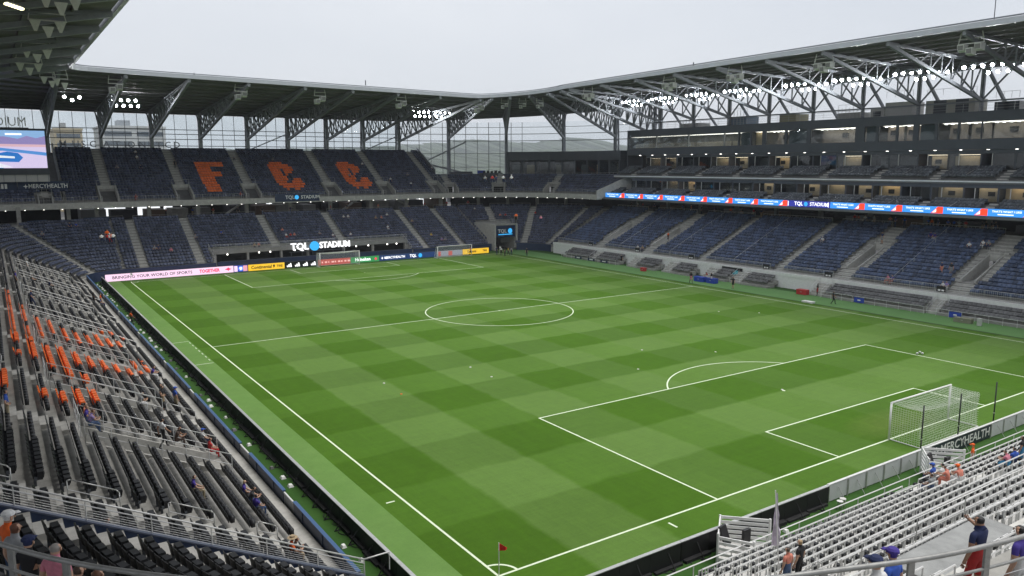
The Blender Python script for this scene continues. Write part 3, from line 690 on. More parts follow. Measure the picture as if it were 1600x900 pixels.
# dividing wall and its railing at the end of the touchline stand, long rails in the stand
dw = thing('dividing_wall', 'dark blue sloping wall dividing the black seats, topped by a railing', 'wall')
zw = lambda X: 1.95+.44*(-6.8-X)/.85
XE = -21.2; yw = .86
b = MB(); b.hexa([(-5.9, yw-.11, 0), (XE, yw-.11, 4), (XE, yw+.11, 4), (-5.9, yw+.11, 0), (-5.9, yw-.11, zw(-5.9)), (XE, yw-.11, zw(XE)), (XE, yw+.11, zw(XE)), (-5.9, yw+.11, zw(-5.9))]); b.build('wall_body', NAVYW, dw)
b = MB(); b.beam((-5.9, yw, zw(-5.9)+.02), (XE, yw, zw(XE)+.02), .28, .05); b.build('wall_cap', mat('steel_blue_cap', (.10, .12, .18), .4, .3), dw)
RH = .72
railing([(-4.8, yw, zw(-5.9)), (-5.9, yw, zw(-5.9)), (XE, yw, zw(XE))], RH, 'long pale railing with thin cables on the dark blue dividing wall', nr=1, post=2.1, near=True, r=.032, m=STEEL_W)
t = thing('cable_infill', 'thin steel cables strung below the rail on the dividing wall', 'cable')
for k in (.1, .22, .34, .46, .58): MB().beam((-5.9, yw, zw(-5.9)+RH*k), (XE, yw, zw(XE)+RH*k), .007, n=4).build('cable', GALV, t)
MB().beam((-5.9, yw, zw(-5.9)+RH*.76), (XE, yw, zw(XE)+RH*.76), .022, n=6).build('mid_rail', STEEL_W, t)
# ---- near corner, near end stand
MC = Arc((0, .4), 6)
stC = Stand('seating_stand', 'curved corner stand of black seats below the dividing wall', MC, math.pi-.02, 1.5*math.pi, NB, .8, .85, 1.95, .44, 'black', aisles=[(math.pi+.035, 0, 17, 1.0), (math.pi+.62, 0, 17)])
b = MB(); strip(b, MC, math.pi+.01, 1.5*math.pi, .12, .86, -.1, .92); b.build('front_walkway', CONC_L, stC.t)
b = MB(); strip(b, MC, math.pi+.2, 1.5*math.pi, -.06, .06, 0, 1.5); b.build('front_wall', NAVYW, stC.t)
b = MB(); strip(b, MC, math.pi+.01, 1.5*math.pi, 14.5, 18.5, 9.5, 10.1); b.build('concourse_floor', CONC, stC.t)
MN = Line((0, -5.6), (1, 0), (0, -1))
PLAT = (4.6, 10.4, 10, 11)
stN = Stand('seating_stand', 'end stand of pale seats with rows of steel rails behind the near goal', MN, 0, 78, NB, .65, .85, .95, .44, lambda u, n, p: 'pale' if n < 15 else 'black',
            aisles=[(4.5, 0, 17), (20.5, 0, 17), (36, 0, 17), (52, 0, 17)], voids=[PLAT], conc=mat('pale_concrete', (.60, .59, .56), .8, noise=.15, nscale=1.5), setback=.5)
b = MB(); strip(b, MN, 0, 78, 14.4, 18.5, 9.5, 10.1); b.build('concourse_floor', CONC, stN.t)
b = MB(); strip(b, MN, PLAT[0]+.05, PLAT[1]-.05, .65+10*.85+.02, .65+12*.85-.02, 4.4, stN.z(11)+.1); b.build('platform', mat('grey_platform', (.27, .275, .27), .6, noise=.22, nscale=1.6), stN.t)
b = MB(); strip(b, MN, 0, 78, .0, .66, -.1, .30); b.build('front_walkway', CONC, stN.t)
railing([(1.5, -5.55, 0), (78, -5.55, 0)], 1.1, 'pale front railing of the end stand behind the near goal', nr=2, post=2.4, near=False, r=.035, m=STEEL_W)
# each row of the near stand carries a rail
for n in range(0, 15):
    iv = minus([(1., 60)], [(u-.75, u+.75) for u in (4.5, 20.5, 36, 52)]+([(PLAT[0]-.1, PLAT[1]+.1)] if PLAT[2] <= n <= PLAT[3] else []))
    for (a, c) in iv:
        t = thing('seat_rail', 'pale steel rail running along a row of pale seats', 'railing', group='row rails of the near end stand')
        A, B = stN.pt(a, n, .92, .82), stN.pt(c, n, .92, .82)
        MB().beam(A, B, .034, n=5).build('top_rail', STEEL_W, t); MB().beam(A-(0, 0, .32), B-(0, 0, .32), .03, n=5).build('mid_rail', STEEL_W, t)
        b = MB(); k = max(2, int((c-a)/1.07))
        for i in range(k+1):
            p = A+(B-A)*i/k; b.beam(p-(0, 0, .93), p, .04, .03)
        b.build('post_row', STEEL_W, t, fixn=False)['kind'] = 'stuff'
railing([stN.pt(1.5, 9, .1), stN.pt(40, 9, .1)], 1.1, 'thin grey railing along the cross aisle above the pale seats', nr=2, post=3.1, near=True, r=.022, m=GALV)
# upper tier front rail under the camera
DGALV = mat('dull_galvanised', (.30, .30, .29), .5, .5, noise=.2, nscale=8)
ur = thing('balcony_railing', 'heavy grey balcony railing with flat posts curving above the corner', 'railing')
AC = Arc((0, .4), 22.75); b1, b2 = [], []
def smooth_tube(P, r, n):
    b = MB(); vs = []
    for i, p in enumerate(P):
        d = P[min(i+1, len(P)-1)]-P[max(i-1, 0)]; d = d/np.linalg.norm(d); a_ = np.cross(d, (0, 0, 1)); a_ /= np.linalg.norm(a_); c_ = np.cross(a_, d)
        vs += [p+a_*r*math.cos(2*math.pi*k/n)+c_*r*math.sin(2*math.pi*k/n) for k in range(n)]
    b.add(vs, [(i*n+k, i*n+(k+1) % n, (i+1)*n+(k+1) % n, (i+1)*n+k) for i in range(len(P)-1) for k in range(n)]); return b
def catmull(P, n=12):
    P = [np.array(p) for p in P]; P = [2*P[0]-P[1]]+P+[2*P[-1]-P[-2]]; O = []
    for i in range(1, len(P)-2):
        for k in range(n):
            t_ = k/n; a_, b_, c_, d_ = P[i-1:i+3]; O.append(.5*((2*b_)+(-a_+c_)*t_+(2*a_-5*b_+4*c_-d_)*t_**2+(-a_+3*b_-3*c_+d_)*t_**3))
    return O+[P[-2]]
b1 = catmull([(-19.6, -7.0, 12.4), (-18.8, -10.8, 12.4), (-17.49, -13.57, 12.4), (-15.68, -15.89, 12.4), (-12.2, -19.0, 12.4), (-8.1, -20.9, 12.4), (-4.71, -21.96, 12.4), (2, -22.9, 12.4), (12, -23.2, 12.4), (24, -23.2, 12.4)])
smooth_tube(b1, .040, 10).build('top_rail', DGALV, ur, True)
smooth_tube([p-(0, 0, .36) for p in b1], .024, 8).build('mid_rail', DGALV, ur, True)
for i, p in enumerate(b1[::5]):
    q = np.array((p[0]/(np.hypot(p[0], p[1]-.4)), (p[1]-.4)/np.hypot(p[0], p[1]-.4), 0)); MB().beam(p-(0, 0, 1.25), p-(0, 0, .02), .11, .04, upv=(q[0], q[1], 0)).build('post', DGALV, ur)
for k in range(1, 6): MB().tube([p-(0, 0, .42+.12*k) for p in b1], .007, 4).build('cable', GALV, ur)
b = MB(); fl_ = [np.array((p[0], p[1], 11.25)) for p in b1]
for p, q in zip(fl_[:-1], fl_[1:]):
    cn = np.array((-17.5, -27.5, 11.25)) if p[0] < -4 else None
    o_ = lambda v: np.array((v[0]-4.0 if v[0] < -4 else v[0], v[1]-4.5, 11.25))
    a_, c_ = o_(p), o_(q); b.hexa([p-(0, 0, .6), q-(0, 0, .6), c_-(0, 0, .6), a_-(0, 0, .6), p, q, c_, a_])
b.build('balcony_slab', CONC, ur)
# ---- far lower stand, its corners and the tunnel
MF = Line((0, 111), (1, 0), (0, 1))
CLUB = (14.2, 51.5, 0, 4)
fa = [(3., 0, 17), (12., 0, 17), (26., 5, 17), (39., 5, 17), (55.2, 0, 17), (63.6, 0, 17)]
stF = Stand('seating_stand', 'lower tier of navy seats behind the far goal above the club bunker', MF, 0, 70, NB, .8, .85, 1.1, .44, 'navy', aisles=fa, voids=[CLUB])
MFL = Arc((0, 105), 6)
stFL = Stand('seating_stand', 'curved corner of navy seats with a diagonal stair beside the pink board', MFL, math.pi/2, math.pi, NB, .8, .85, 1.1, .44, 'navy', aisles=[(R(133), 0, 17)])
MFR = Arc((70, 102), 9)
stFR = Stand('seating_stand', 'curved corner of navy seats wrapped around the players tunnel', MFR, R(2), math.pi/2, NB, .8, .85, 1.1, .44, 'navy', aisles=[(R(72), 9, 17), (R(46), 0, 17), (R(14), 0, 17)], voids=[(R(58), R(86), 0, 3), (R(60.5), R(85), 4, 9)])
for M_, a, c, st in ((MF, 0, 14.1, stF), (MF, 51.6, 69.9, stF), (MFL, math.pi/2, math.pi, stFL), (MFR, R(2), R(55), stFR)):
    b = MB(); strip(b, M_, a, c, .12, .86, -.1, .92); b.build('front_walkway', CONC_L, st.t)
    b = MB(); strip(b, M_, a, c, -.06, .06, 0, 1.5); b.build('front_wall', NAVYW, st.t)
# tunnel
tn = thing('players_tunnel', 'players tunnel mouth with a blue TQL sign between navy seats', 'tunnel')
MB().box(70.5, 70.8, 110.6, 119, 0, 5.5).build('side_wall', CONC_L, tn); MB().box(76.0, 76.3, 110.6, 119, 0, 5.5).build('side_wall', CONC_L, tn)
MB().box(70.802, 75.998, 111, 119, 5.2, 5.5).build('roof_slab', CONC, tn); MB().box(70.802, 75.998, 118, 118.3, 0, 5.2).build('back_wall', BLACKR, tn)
MB().box(70.85, 75.95, 110.95, 111.15, 2.7, 5.15).build('sign_panel', NAVYW, tn); MB().box(73.6, 75.9, 113, 113.2, 1.4, 2.7).build('shutter', mat('grey_shutter', (.25, .25, .25), .6), tn)
text('TQL', 1.05, WHITEP, tn, (72.6, 110.94, 4.0), (1, 0, 0), (0, 0, 1), bold=.02, xs=1.1); tql_disc(tn, (74.6, 110.94, 4.0), .55)
MB().box(71.6, 75.2, 110.94, 110.949, 3.2, 3.4).build('sign_underline', CYE, tn)
railing([(70.6, 111, 5.5), (76.2, 111, 5.5)], 1.0, 'short railing on top of the players tunnel', nr=2, post=.9, m=GALV, bal=.15)
# club bunker with the standing sign letters
cb = thing('club_bunker', 'open grey club bunker below the navy seats with a long counter', 'club')
za = stF.z(5)
MB().box(14.3, 51.4, 111.3, 116, 0, .5).build('floor_slab', CONC, cb)
MB().box(14.3, 51.4, 115.2, 115.9, .5, za-.7).build('back_wall', DARKIN, cb)
MB().box(14.2, 51.5, 113.4, 116.0, za-.66, za-.02).build('roof_slab', mat('mid_grey_concrete', (.24, .24, .23), .8, noise=.15, nscale=.8), cb)
for x in (14.4, 20, 26, 31, 38, 44, 51): MB().box(x, x+.35, 113.5, 114.1, .5, za-.66).build('pier', CONC, cb)
MB().box(15, 51, 112.0, 112.3, .5, 1.5).build('counter', DSTEEL, cb)
b = MB(); b.box(14.3, 51.4, 111.05, 111.2, .0, 1.55); b.build('front_wall', NAVYW, cb)
for (x0, x1) in ((16, 19.4), (21, 25.4), (27, 30.4), (39, 43.4), (45.2, 50)): MB().box(x0, x1, 115.1, 115.19, .9, 2.1).build('window_opening', BLACKR, cb)
for x in (16.5, 22, 24, 28.5, 40.5, 43, 47, 49): MB().box(x, x+.18, 113.3, 113.39, za-.85, za-.67).build('lamp', DOWNL, cb)
railing([(14.3, 113.5, za), (51.4, 113.5, za)], 1.0, 'grey railing along the edge of the club bunker roof', nr=2, post=1.3, bal=.16)
railing([stF.pt(14.1, 0, .1), stF.pt(14.1, 5, 0)], 1.0, 'sloping side railing of the club bunker next to the crest board', nr=2, post=1.0, m=STEEL_W)
railing([stF.pt(51.6, 0, .1), stF.pt(51.6, 5, 0)], 1.0, 'sloping side railing of the club bunker next to the training goal', nr=2, post=1.0, m=STEEL_W)
sg = thing('stadium_sign', 'white standing letters TQL STADIUM with a blue disc on the club bunker', 'sign')
x0, x1 = onY(452, 385, 113.2)[0], onY(538, 380, 113.2)[0]; zc = onY(495, 384, 113.2)[2]
text('TQL', 1.75, WE, sg, (x0+1.9, 113.1, zc), (1, 0, 0), (0, 0, 1), bold=.035, extr=.12); tql_disc(sg, (x0+4.75, 113.1, zc), .88, (0, .2, 0)); text('STADIUM', 1.6, WE, sg, (x0+8.7, 113.1, zc+.03), (1, 0, 0), (0, 0, 1), bold=.03, extr=.12, xs=.9)
MB().box(x0, x1, 113.05, 113.4, zc-.95, zc-.85).build('base_bar', DSTEEL, sg)
for x in np.linspace(x0+.3, x1-.3, 6): MB().box(x, x+.1, 113.15, 113.35, zc-1.6, zc-.85).build('bracket', DSTEEL, sg)
# ---- far concourse under the upper tier
cc = thing('concourse', 'dim concourse between the navy tiers with concrete columns', 'concourse')
zc0 = stF.z(16)
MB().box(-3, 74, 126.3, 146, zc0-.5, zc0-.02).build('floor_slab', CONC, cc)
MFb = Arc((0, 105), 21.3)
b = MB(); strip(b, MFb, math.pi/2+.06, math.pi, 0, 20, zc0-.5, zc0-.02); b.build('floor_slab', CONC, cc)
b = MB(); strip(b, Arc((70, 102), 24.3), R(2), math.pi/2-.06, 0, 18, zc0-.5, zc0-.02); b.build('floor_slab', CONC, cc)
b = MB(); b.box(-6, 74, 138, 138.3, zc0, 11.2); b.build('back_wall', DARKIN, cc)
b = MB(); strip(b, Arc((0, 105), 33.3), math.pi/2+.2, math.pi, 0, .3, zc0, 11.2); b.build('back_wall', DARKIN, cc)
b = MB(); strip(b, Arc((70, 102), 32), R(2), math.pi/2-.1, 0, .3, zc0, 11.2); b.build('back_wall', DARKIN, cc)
KIO = [mat('kiosk_grey', (.2, .2, .2), .7), mat('kiosk_dark', (.05, .05, .06), .7), mat('kiosk_timber', (.14, .09, .06), .7), CONC]
for k in range(15):
    x = -4+k*5.1+random.uniform(-1, 1); w = random.uniform(2, 4.2)
    MB().box(x, x+w, 131+random.uniform(0, 3), 137, zc0, zc0+2.0+random.uniform(-.3, .1)).build('kiosk', KIO[k % 4], cc)
for (x, w) in ((-3, 2.2), (.6, 3.6), (6.3, 4), (11, 1.6), (31, 1.2), (58, 1.5), (66, 2)):
    MB().box(x, x+w, 137.9, 137.99, zc0+.4, zc0+2.0).build('window_opening', emis('daylight_opening', (.75, .78, .8), .75), cc)
for x in (-2, 6.5, 15, 24, 32.5, 41, 50, 58.5, 67): MB().box(x, x+.6, 127.8, 128.5, zc0-.02, 11.3).build('column', CONC, cc)
for th in (75, 60, 45, 30): p = Arc((70, 102), 26.5).p(R(th), 0); MB().box(p[0]-.3, p[0]+.3, p[1]-.3, p[1]+.3, zc0-.02, 11.3).build('column', CONC, cc)
for th in (105, 125, 145): p = Arc((0, 105), 23.5).p(R(th), 0); MB().box(p[0]-.3, p[0]+.3, p[1]-.3, p[1]+.3, zc0-.02, 11.3).build('column', CONC, cc)
for (x, s_) in ((20, 1), (36, -1), (44, 1), (61, -1)):
    b = MB(); b.beam((x, 130, zc0), (x+s_*5, 130, 11.3), .9, .25); b.build('concourse_stair', CONC, cc)
cr_g = 'railings along the back of the far lower tier'
for i, (a, c) in enumerate(minus([(0, 70)], [(u-.8, u+.8) for u, *_ in fa])):
    railing([(a, 126.4, zc0-.02), (c, 126.4, zc0-.02)], 1.05, 'pale concourse railing behind the top row of far navy seats', cr_g, nr=2, post=1.5)
    if i >= 2: MB().box(a, c, 126.2, 126.32, zc0-.3, zc0+.35).build('kerb_wall', CONC_L, cc)
for a, c in ((R(16.5), R(44)), (R(48), R(70)), (R(74), R(88))):
    P = [Arc((70, 102), 24.45).p(u, 0) for u in np.linspace(a, c, 6)]; railing([(p[0], p[1], zc0-.02) for p in P], 1.05, 'curved concourse railing behind the corner navy seats', 'curved railings behind the corner seats', nr=2, post=1.5)
    b = MB(); strip(b, Arc((70, 102), 24.3), a, c, -.05, .08, zc0-.3, zc0+.35); b.build('kerb_wall', CONC_L, cc)
for (x0, x1, m_) in ((-9.5, -5.5, NAVYW), (-3.5, 2.5, NAVYW)):
    t = thing('table_cover', 'navy cloth hung on the concourse edge behind the corner seats', 'banner', group='navy cloths on the far concourse edge'); a = R(126) if x0 < -5 else R(101)
    p, q = Arc((0, 105), 21.2).p(a, 0), Arc((0, 105), 21.2).p(a-R(9 if x0 < -5 else 11), 0); b = MB(); b.beam((p[0], p[1], zc0+.6), (q[0], q[1], zc0+.6), .1, .75); b.build('cloth', m_, t)
# ---- far upper tier
MU = Line((0, 124.8), (1, 0), (0, 1))
ua = [.3, 12.8, 25.2, 41.6, 53.6, 65.9]
TR, RI, UZ = .8, .47, 11.75
def letters():
    # orange letters, one row of seats per line, top row first
    Fl = ['#'*w for w in (10, 10, 5, 5, 8, 8, 5, 5, 5, 5, 5, 5)]
    C1 = ['.#####', '########', '#########', '####.####', '####.###', '####.#', '#####', '#####..###', '####..####', '##########', '.########', '..#..##']
    return Fl, C1
Fl, Cl = letters()
UPR = 20
def upper_seat(u, n, p):
    # each letter leans: rows are matched to the picture by column offset
    r = 13-n
    if 0 <= r < 12:
        for x0, G, sh in ((17.0, Fl, 0), (31.2, Cl, 0), (45.8, Cl, 0)):
            j = int(math.floor((u-x0-sh*r)/.535))
            g = G[r]
            if 0 <= j < len(g) and g[j] == '#': return 'orange_far'
    return 'navy'
voidU = [(a-1.5, a+1.5, 0, 4) for a in ua]
stU = Stand('upper_stand', 'steep upper tier of navy seats with three orange letters behind the far goal', MU, -6.6, 68.5, UPR, .9, TR, UZ, RI, upper_seat, aisles=[(a, 5, 20, 1.4) for a in ua], voids=voidU)
for a in ua: vomitory(stU, a, 1.5, 0, 4, low=.85)
MB().box(-20, 65.4, 124.3, 125.7, 10.75, UZ-.02).build('front_slab', CONC_L, stU.t)
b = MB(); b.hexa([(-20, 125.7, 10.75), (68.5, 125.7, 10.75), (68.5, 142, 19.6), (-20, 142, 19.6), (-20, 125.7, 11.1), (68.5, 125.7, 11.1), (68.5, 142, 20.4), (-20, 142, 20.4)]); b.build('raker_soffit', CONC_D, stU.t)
MB().box(-6.6, 68.5, 141.72, 142.1, 19.6, 21.1).build('rear_parapet', mat('parapet_grey', (.30, .31, .32), .7, noise=.1), stU.t)
for e in (-6.75, 68.52):
    b = MB(); b.hexa([(e, 133, 13), (e+.2, 133, 13), (e+.2, 142, 19), (e, 142, 19), (e, 133, UZ+RI*9+1.0), (e+.2, 133, UZ+RI*9+1.), (e+.2, 142, UZ+RI*20+1.), (e, 142, UZ+RI*20+1.)]); b.build('side_wall', GSTEEL, stU.t)
x = -20
for k, (a, c) in enumerate(minus([(-20, 65.4)], [(u-1.3, u+1.3) for u in ua])):
    railing([(a, 124.5, UZ-.02), (c, 124.5, UZ-.02)], 1.0, 'pale front railing of the upper tier between two entrances', 'front railings of the far upper tier', nr=2, post=1.5, bal=.4)
for k in range(31): MB().box(-18+k*2.7, -17.82+k*2.7, 125.0, 125.18, 10.68, 10.748).build('downlight', DOWNL, stU.t)
# short side parts of the upper tier
stUL = Stand('upper_stand', 'short upper tier of navy seats below the video screen', MU, -22, -6.8, 5, .9, TR, UZ, RI, 'navy', aisles=[(-9.3, 2, 5, 1.0)], voids=[(-10.5, -8.2, 0, 2)])
vomitory(stUL, -9.35, 1.1, 0, 2, low=.5)
MUR = Arc((65.4, 102.4), 22.4)
va = [R(81), R(55.5), R(27)]
stUR = Stand('upper_stand', 'short curved upper tier of navy seats below the low dark suites', MUR, R(-14), R(90)-.1, 8, .9, TR, UZ, RI, 'navy', aisles=[(a, 4, 8, 1.3) for a in va], voids=[(a-1.4/25, a+1.4/25, 0, 3) for a in va])
for a in va: vomitory(stUR, a, 1.4, 0, 3, low=.85)
b = MB(); strip(b, MUR, R(-14), R(90), -.5, .9, 10.75, UZ-.02); b.build('front_slab', CONC_L, stUR.t)
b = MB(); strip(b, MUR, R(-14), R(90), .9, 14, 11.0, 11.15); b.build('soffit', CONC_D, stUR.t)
b = MB(); strip(b, MUR, R(-13), R(86), 7.4, 7.6, 14.6, 15.9); b.build('rear_wall', mat('parapet_grey', (.3, .31, .32)), stUR.t)
p0, p1 = MUR.p(R(-14.2), -.5), MUR.p(R(-14.2), 8.5); q0, q1 = MUR.p(R(-15.2), -.5), MUR.p(R(-15.2), 8.5)
b = MB(); b.hexa([(p0[0], p0[1], 10.75), (q0[0], q0[1], 10.75), (q1[0], q1[1], 13.2), (p1[0], p1[1], 13.2), (p0[0], p0[1], 12.6), (q0[0], q0[1], 12.6), (q1[0], q1[1], 16.2), (p1[0], p1[1], 16.2)]); b.build('end_wall', CONC_L, stUR.t)
P = [MUR.p(u, -.3) for u in np.linspace(R(-13), R(90), 24)]
railing([(p[0], p[1], UZ-.02) for p in P], 1.0, 'curved pale front railing of the short upper tier', nr=2, post=1.5, bal=.4)
for u in np.linspace(R(-10), R(88), 17): p = MUR.p(u, .3); MB().box(p[0]-.09, p[0]+.09, p[1]-.09, p[1]+.09, 10.68, 10.748).build('downlight', DOWNL, stUR.t)
# banner on the far upper front
t = thing('banner', 'navy banner reading TQL STADIUM hung on the upper tier front', 'banner')
x0, x1 = onY(430, 312, 124.2)[0], onY(499, 310, 124.2)[0]
MB().box(x0, x1, 124.16, 124.24, 10.95, 12.45).build('cloth', NAVYW, t)
text('TQL', .95, WHITEP, t, (x0+2.9, 124.15, 11.75), (1, 0, 0), (0, 0, 1), bold=.02); tql_disc(t, (x0+4.25, 124.155, 11.75), .42); text('STADIUM', .9, WHITEP, t, (x0+7., 124.15, 11.75), (1, 0, 0), (0, 0, 1), bold=.015)
# ------------------------------------------------------------------ main stand (right): lower tier
MR = Line((79.2, 0), (0, 1), (1, 0))
rv = [(u-.95, u+.95, 3, 10) for u in (20.7, 36.3, 75, 88.2)]+[(4, 5.9, 3, 10)]
ra = [(46.8, 0, 17), (62., 0, 17)]
for u in (5., 20.7, 36.3, 75, 88.2): ra += [(u, 0, 3, 2.6), (u, 11, 17, 2.6), (u-1.5, 3, 11, .9), (u+1.5, 3, 11, .9)]
stR = Stand('seating_stand', 'main stand lower tier of blue seats below the LED ribbon', MR, -14, 100.5, NB, .8, .85, 2.2, .385, 'blue', aisles=ra, voids=rv)
for u in (5., 20.7, 36.3, 75, 88.2): vomitory(stR, u, .95, 3, 10, low=.3)
MB().box(78.4, 80.05, -14, 100.5, 1.75, 2.15).build('front_walkway', CONC_L, stR.t)
MB().box(78.3, 78.75, -14, 100.5, 0, 1.74).build('front_wall', WHITEP, stR.t)
MB().box(78.22, 78.45, -14, 100.5, 1.745, 2.2).build('wall_cap', WHITEP, stR.t)
GB = 'front railings of the main stand lower tier'
seg = minus([(-14, 100)], [(u-.7, u+.7) for u in (5., 20.7, 36.3, 46.8, 62., 75, 88.2)])
for a, c in seg: railing([(79.3, a, 2.15), (79.3, c, 2.15)], 1.0, 'grey front railing between stairs of the main stand', GB, nr=2, post=1.5, bal=.22, m=GALV)
for u in (5., 20.7, 36.3, 46.8, 62., 75, 88.2):
    t = thing('stair_sign', 'small dark sign box at the foot of a main stand stair', 'sign', group='sign boxes at the foot of the main stand stairs'); MB().box(79.2, 79.28, u+.9, u+2.0, 2.3, 3.0).build('panel', BLACK, t)
    for k in (1.05, 1.5): MB().box(79.19, 79.199, u+k, u+k+.32, 2.4, 2.6).build('number_plate', WHITEP, t)
for u in (46.8, 62.):
    for e in (.75,):
        railing([stR.pt(u+e, 0), stR.pt(u+e, 16)], .95, 'dark stair railing climbing through the blue seats', 'stair railings through the blue seats', nr=2, post=2.6, m=DSTEEL)
for u in (29., 55., 69., 82.):
    t = thing('aisle_rail', 'thin pale rail climbing between two blue seat blocks', 'railing', group='thin rails between blue seat blocks'); b = MB(); b.tube([stR.pt(u, 0, .95), stR.pt(u, 16, .95)], .03, 4); b.build('rail', GALV, t)
    b = MB()
    for n in range(0, 17, 3): b.beam(stR.pt(u, n), stR.pt(u, n, .95), .04)
    b.build('post_row', GALV, t)['kind'] = 'stuff'
ztop = stR.z(16)
cm = thing('concourse', 'dark concourse below the LED ribbon at the back of the blue seats', 'concourse')
MB().box(94.3, 108, -14, 104, ztop-.5, ztop-.01).build('floor_slab', CONC, cm); MB().box(103, 103.3, -14, 104, ztop, 10.88).build('back_wall', DARKIN, cm)
for y in np.arange(-10, 100, 8.75): MB().box(96.5, 97.1, y, y+.6, ztop, 10.9).build('column', CONC_D, cm)
for k in range(12):
    y = -8+k*8.6; MB().box(100, 102.9, y+1, y+5.5, ztop, ztop+1.1).build('bar_counter', KIO[k % 3], cm)
    MB().box(99.4, 99.6, y+2.2, y+2.4, 10.2, 10.4).build('pendant_lamp', WARML if k % 2 else DOWNL, cm)
MG = 'railings at the back of the main stand lower tier'
for a, c in minus([(-14, 99)], [(u-1.4, u+1.4) for u in (5., 20.7, 36.3, 75, 88.2)]+[(45.9, 47.7), (61.1, 62.9)]):
    railing([(94.4, a, ztop-.01), (94.4, c, ztop-.01)], 1.05, 'pale railing behind the top row of blue seats', MG, nr=2, post=1.6, bal=.5, m=STEEL_W); MB().box(94.32, 94.5, a, c, ztop-.3, ztop+.12).build('kerb_wall', CONC_L, cm)
# pitchside grey seats
MP = Line((75.75, 0), (0, 1), (1, 0))
blocks = [(-12, 20.6), (22.1, 36.2), (45.2, 50.2), (52.8, 56.0), (60.5, 64.8), (68.5, 73.5), (78, 84.5), (86, 94)]
pb = thing('pitchside_stand', 'low terrace of grey pitchside seats in front of the white wall', 'stand')
for (a, c) in blocks: Stand('', '', MP, a, c, 3, .0, .82, .28, .34, 'grey', thing_=pb, conc=CONC)
WG = 'white stair handrails between the grey pitchside seats'
for (a, c) in zip([q[1] for q in blocks[:-1]], [q[0] for q in blocks[1:]]):
    b = MB()
    for k in range(5): b.box(76.0+k*.45, 78.3, a+.15, min(c, a+2.2)-.1, .012+k*.3, .31+k*.3)
    b.build('access_stair', CONC_L, pb)
    for y in (a+.15, min(c, a+2.2)-.15): railing([(75.9, y, .1), (78.2, y, 1.35)], .95, 'white sloping handrail between blocks of grey seats', WG, nr=2, post=1.1, m=STEEL_W)
for (a, c) in blocks[:2]+[blocks[-2], blocks[-1]]:
    railing([(75.45, a, 0), (75.45, c, 0)], .85, 'low white railing in front of grey pitchside seats', 'low railings in front of the grey seats', nr=2, post=1.5, m=STEEL_W)
# dugout equipment along the touchline
def crate(x, y, w, d, hh, m, lab, cat='box', name='equipment_box', grp=None):
    t = thing(name, lab, cat, group=grp); MB().box(x-w/2, x+w/2, y-d/2, y+d/2, .02, hh*.82).build('body', m, t); MB().box(x-w/2-.03, x+w/2+.03, y-d/2-.03, y+d/2+.03, hh*.822, hh).build('lid', m, t); MB().box(x-w/2-.05, x-w/2-.004, y-.12, y+.12, hh*.5, hh*.6).build('handle', GALV, t)
p = onZ(1092, 440); crate(p[0]+.3, p[1], .9, 1.9, .75, BLUEP, 'blue cooler box with white band beside the touchline dugout', 'cooler', 'cooler'); crate(p[0]+.5, p[1]-2.2, .9, 1.6, .75, BLUEP, 'second blue cooler box standing by the dugout stair', 'cooler', 'cooler')
p = onZ(1247, 461); crate(p[0]+1, p[1], .8, 1.5, .7, REDP, 'red cooler box beside the white handrail', 'cooler', 'cooler')
p = onZ(1002, 424); crate(p[0]+.5, p[1], .6, .9, .6, REDP, 'small red box at the end of the bench seats', 'box')
p = onZ(1263, 473); crate(p[0], p[1], .7, 1.5, .22, WHITEP, 'flat white mat box lying near the touchline', 'mat', 'flat_box')
p = onZ(1505, 504); crate(p[0], p[1], .7, 1.9, .55, mat('khaki_canvas', (.24, .24, .17), .9), 'khaki equipment crate in front of the low railing', 'box')
p = onZ(1530, 509); crate(p[0], p[1], .35, .4, .85, PALES, 'upright pale drinks bin in front of the low railing', 'bin', 'drinks_bin')
for px, py, lab in ((1492, 496, 'small navy banner tied to the low railing by the khaki crate'), (1342, 472, 'small navy banner tied to the low railing near the standing staff')):
    q = onX(px, py, 75.4); t = thing('banner', lab, 'banner'); MB().box(75.38, 75.41, q[1]-.7, q[1]+.7, .1, .75).build('cloth', BLUEP, t); MB().box(75.372, 75.379, q[1]-.2, q[1]+.2, .35, .5).build('emblem', WHITEP, t)
for px, py in ((905, 398), (925, 402), (945, 406)):
    q = onX(px, py, 75.6); t = thing('banner', 'blue banner strip on the low railing before corner grey seats', 'banner', group='blue banner strips before the corner grey seats'); MB().box(75.38, 75.41, q[1]-1.0, q[1]+1.0, .1, .6).build('cloth', NAVYW, t); MB().box(75.372, 75.379, q[1]-.5, q[1]+.5, .25, .45).build('emblem', WHITEP, t)
t = thing('wall_sign', 'dark sign with blue and white marks on the white dugout wall', 'sign')
q0, q1 = onX(1128, 426, 78.2)[1], onX(1160, 428, 78.2)[1]
MB().box(78.15, 78.21, q1, q0, .5, 2.0).build('panel', BLACK, t); MB().box(78.14, 78.149, q0-1.8, q0-.6, .9, 1.5).build('mark', WHITEP, t); MB().box(78.14, 78.149, q0-3.2, q0-2.2, .8, 1.6).build('mark', emis('teal_led', (.02, .2, .25), .3), t)
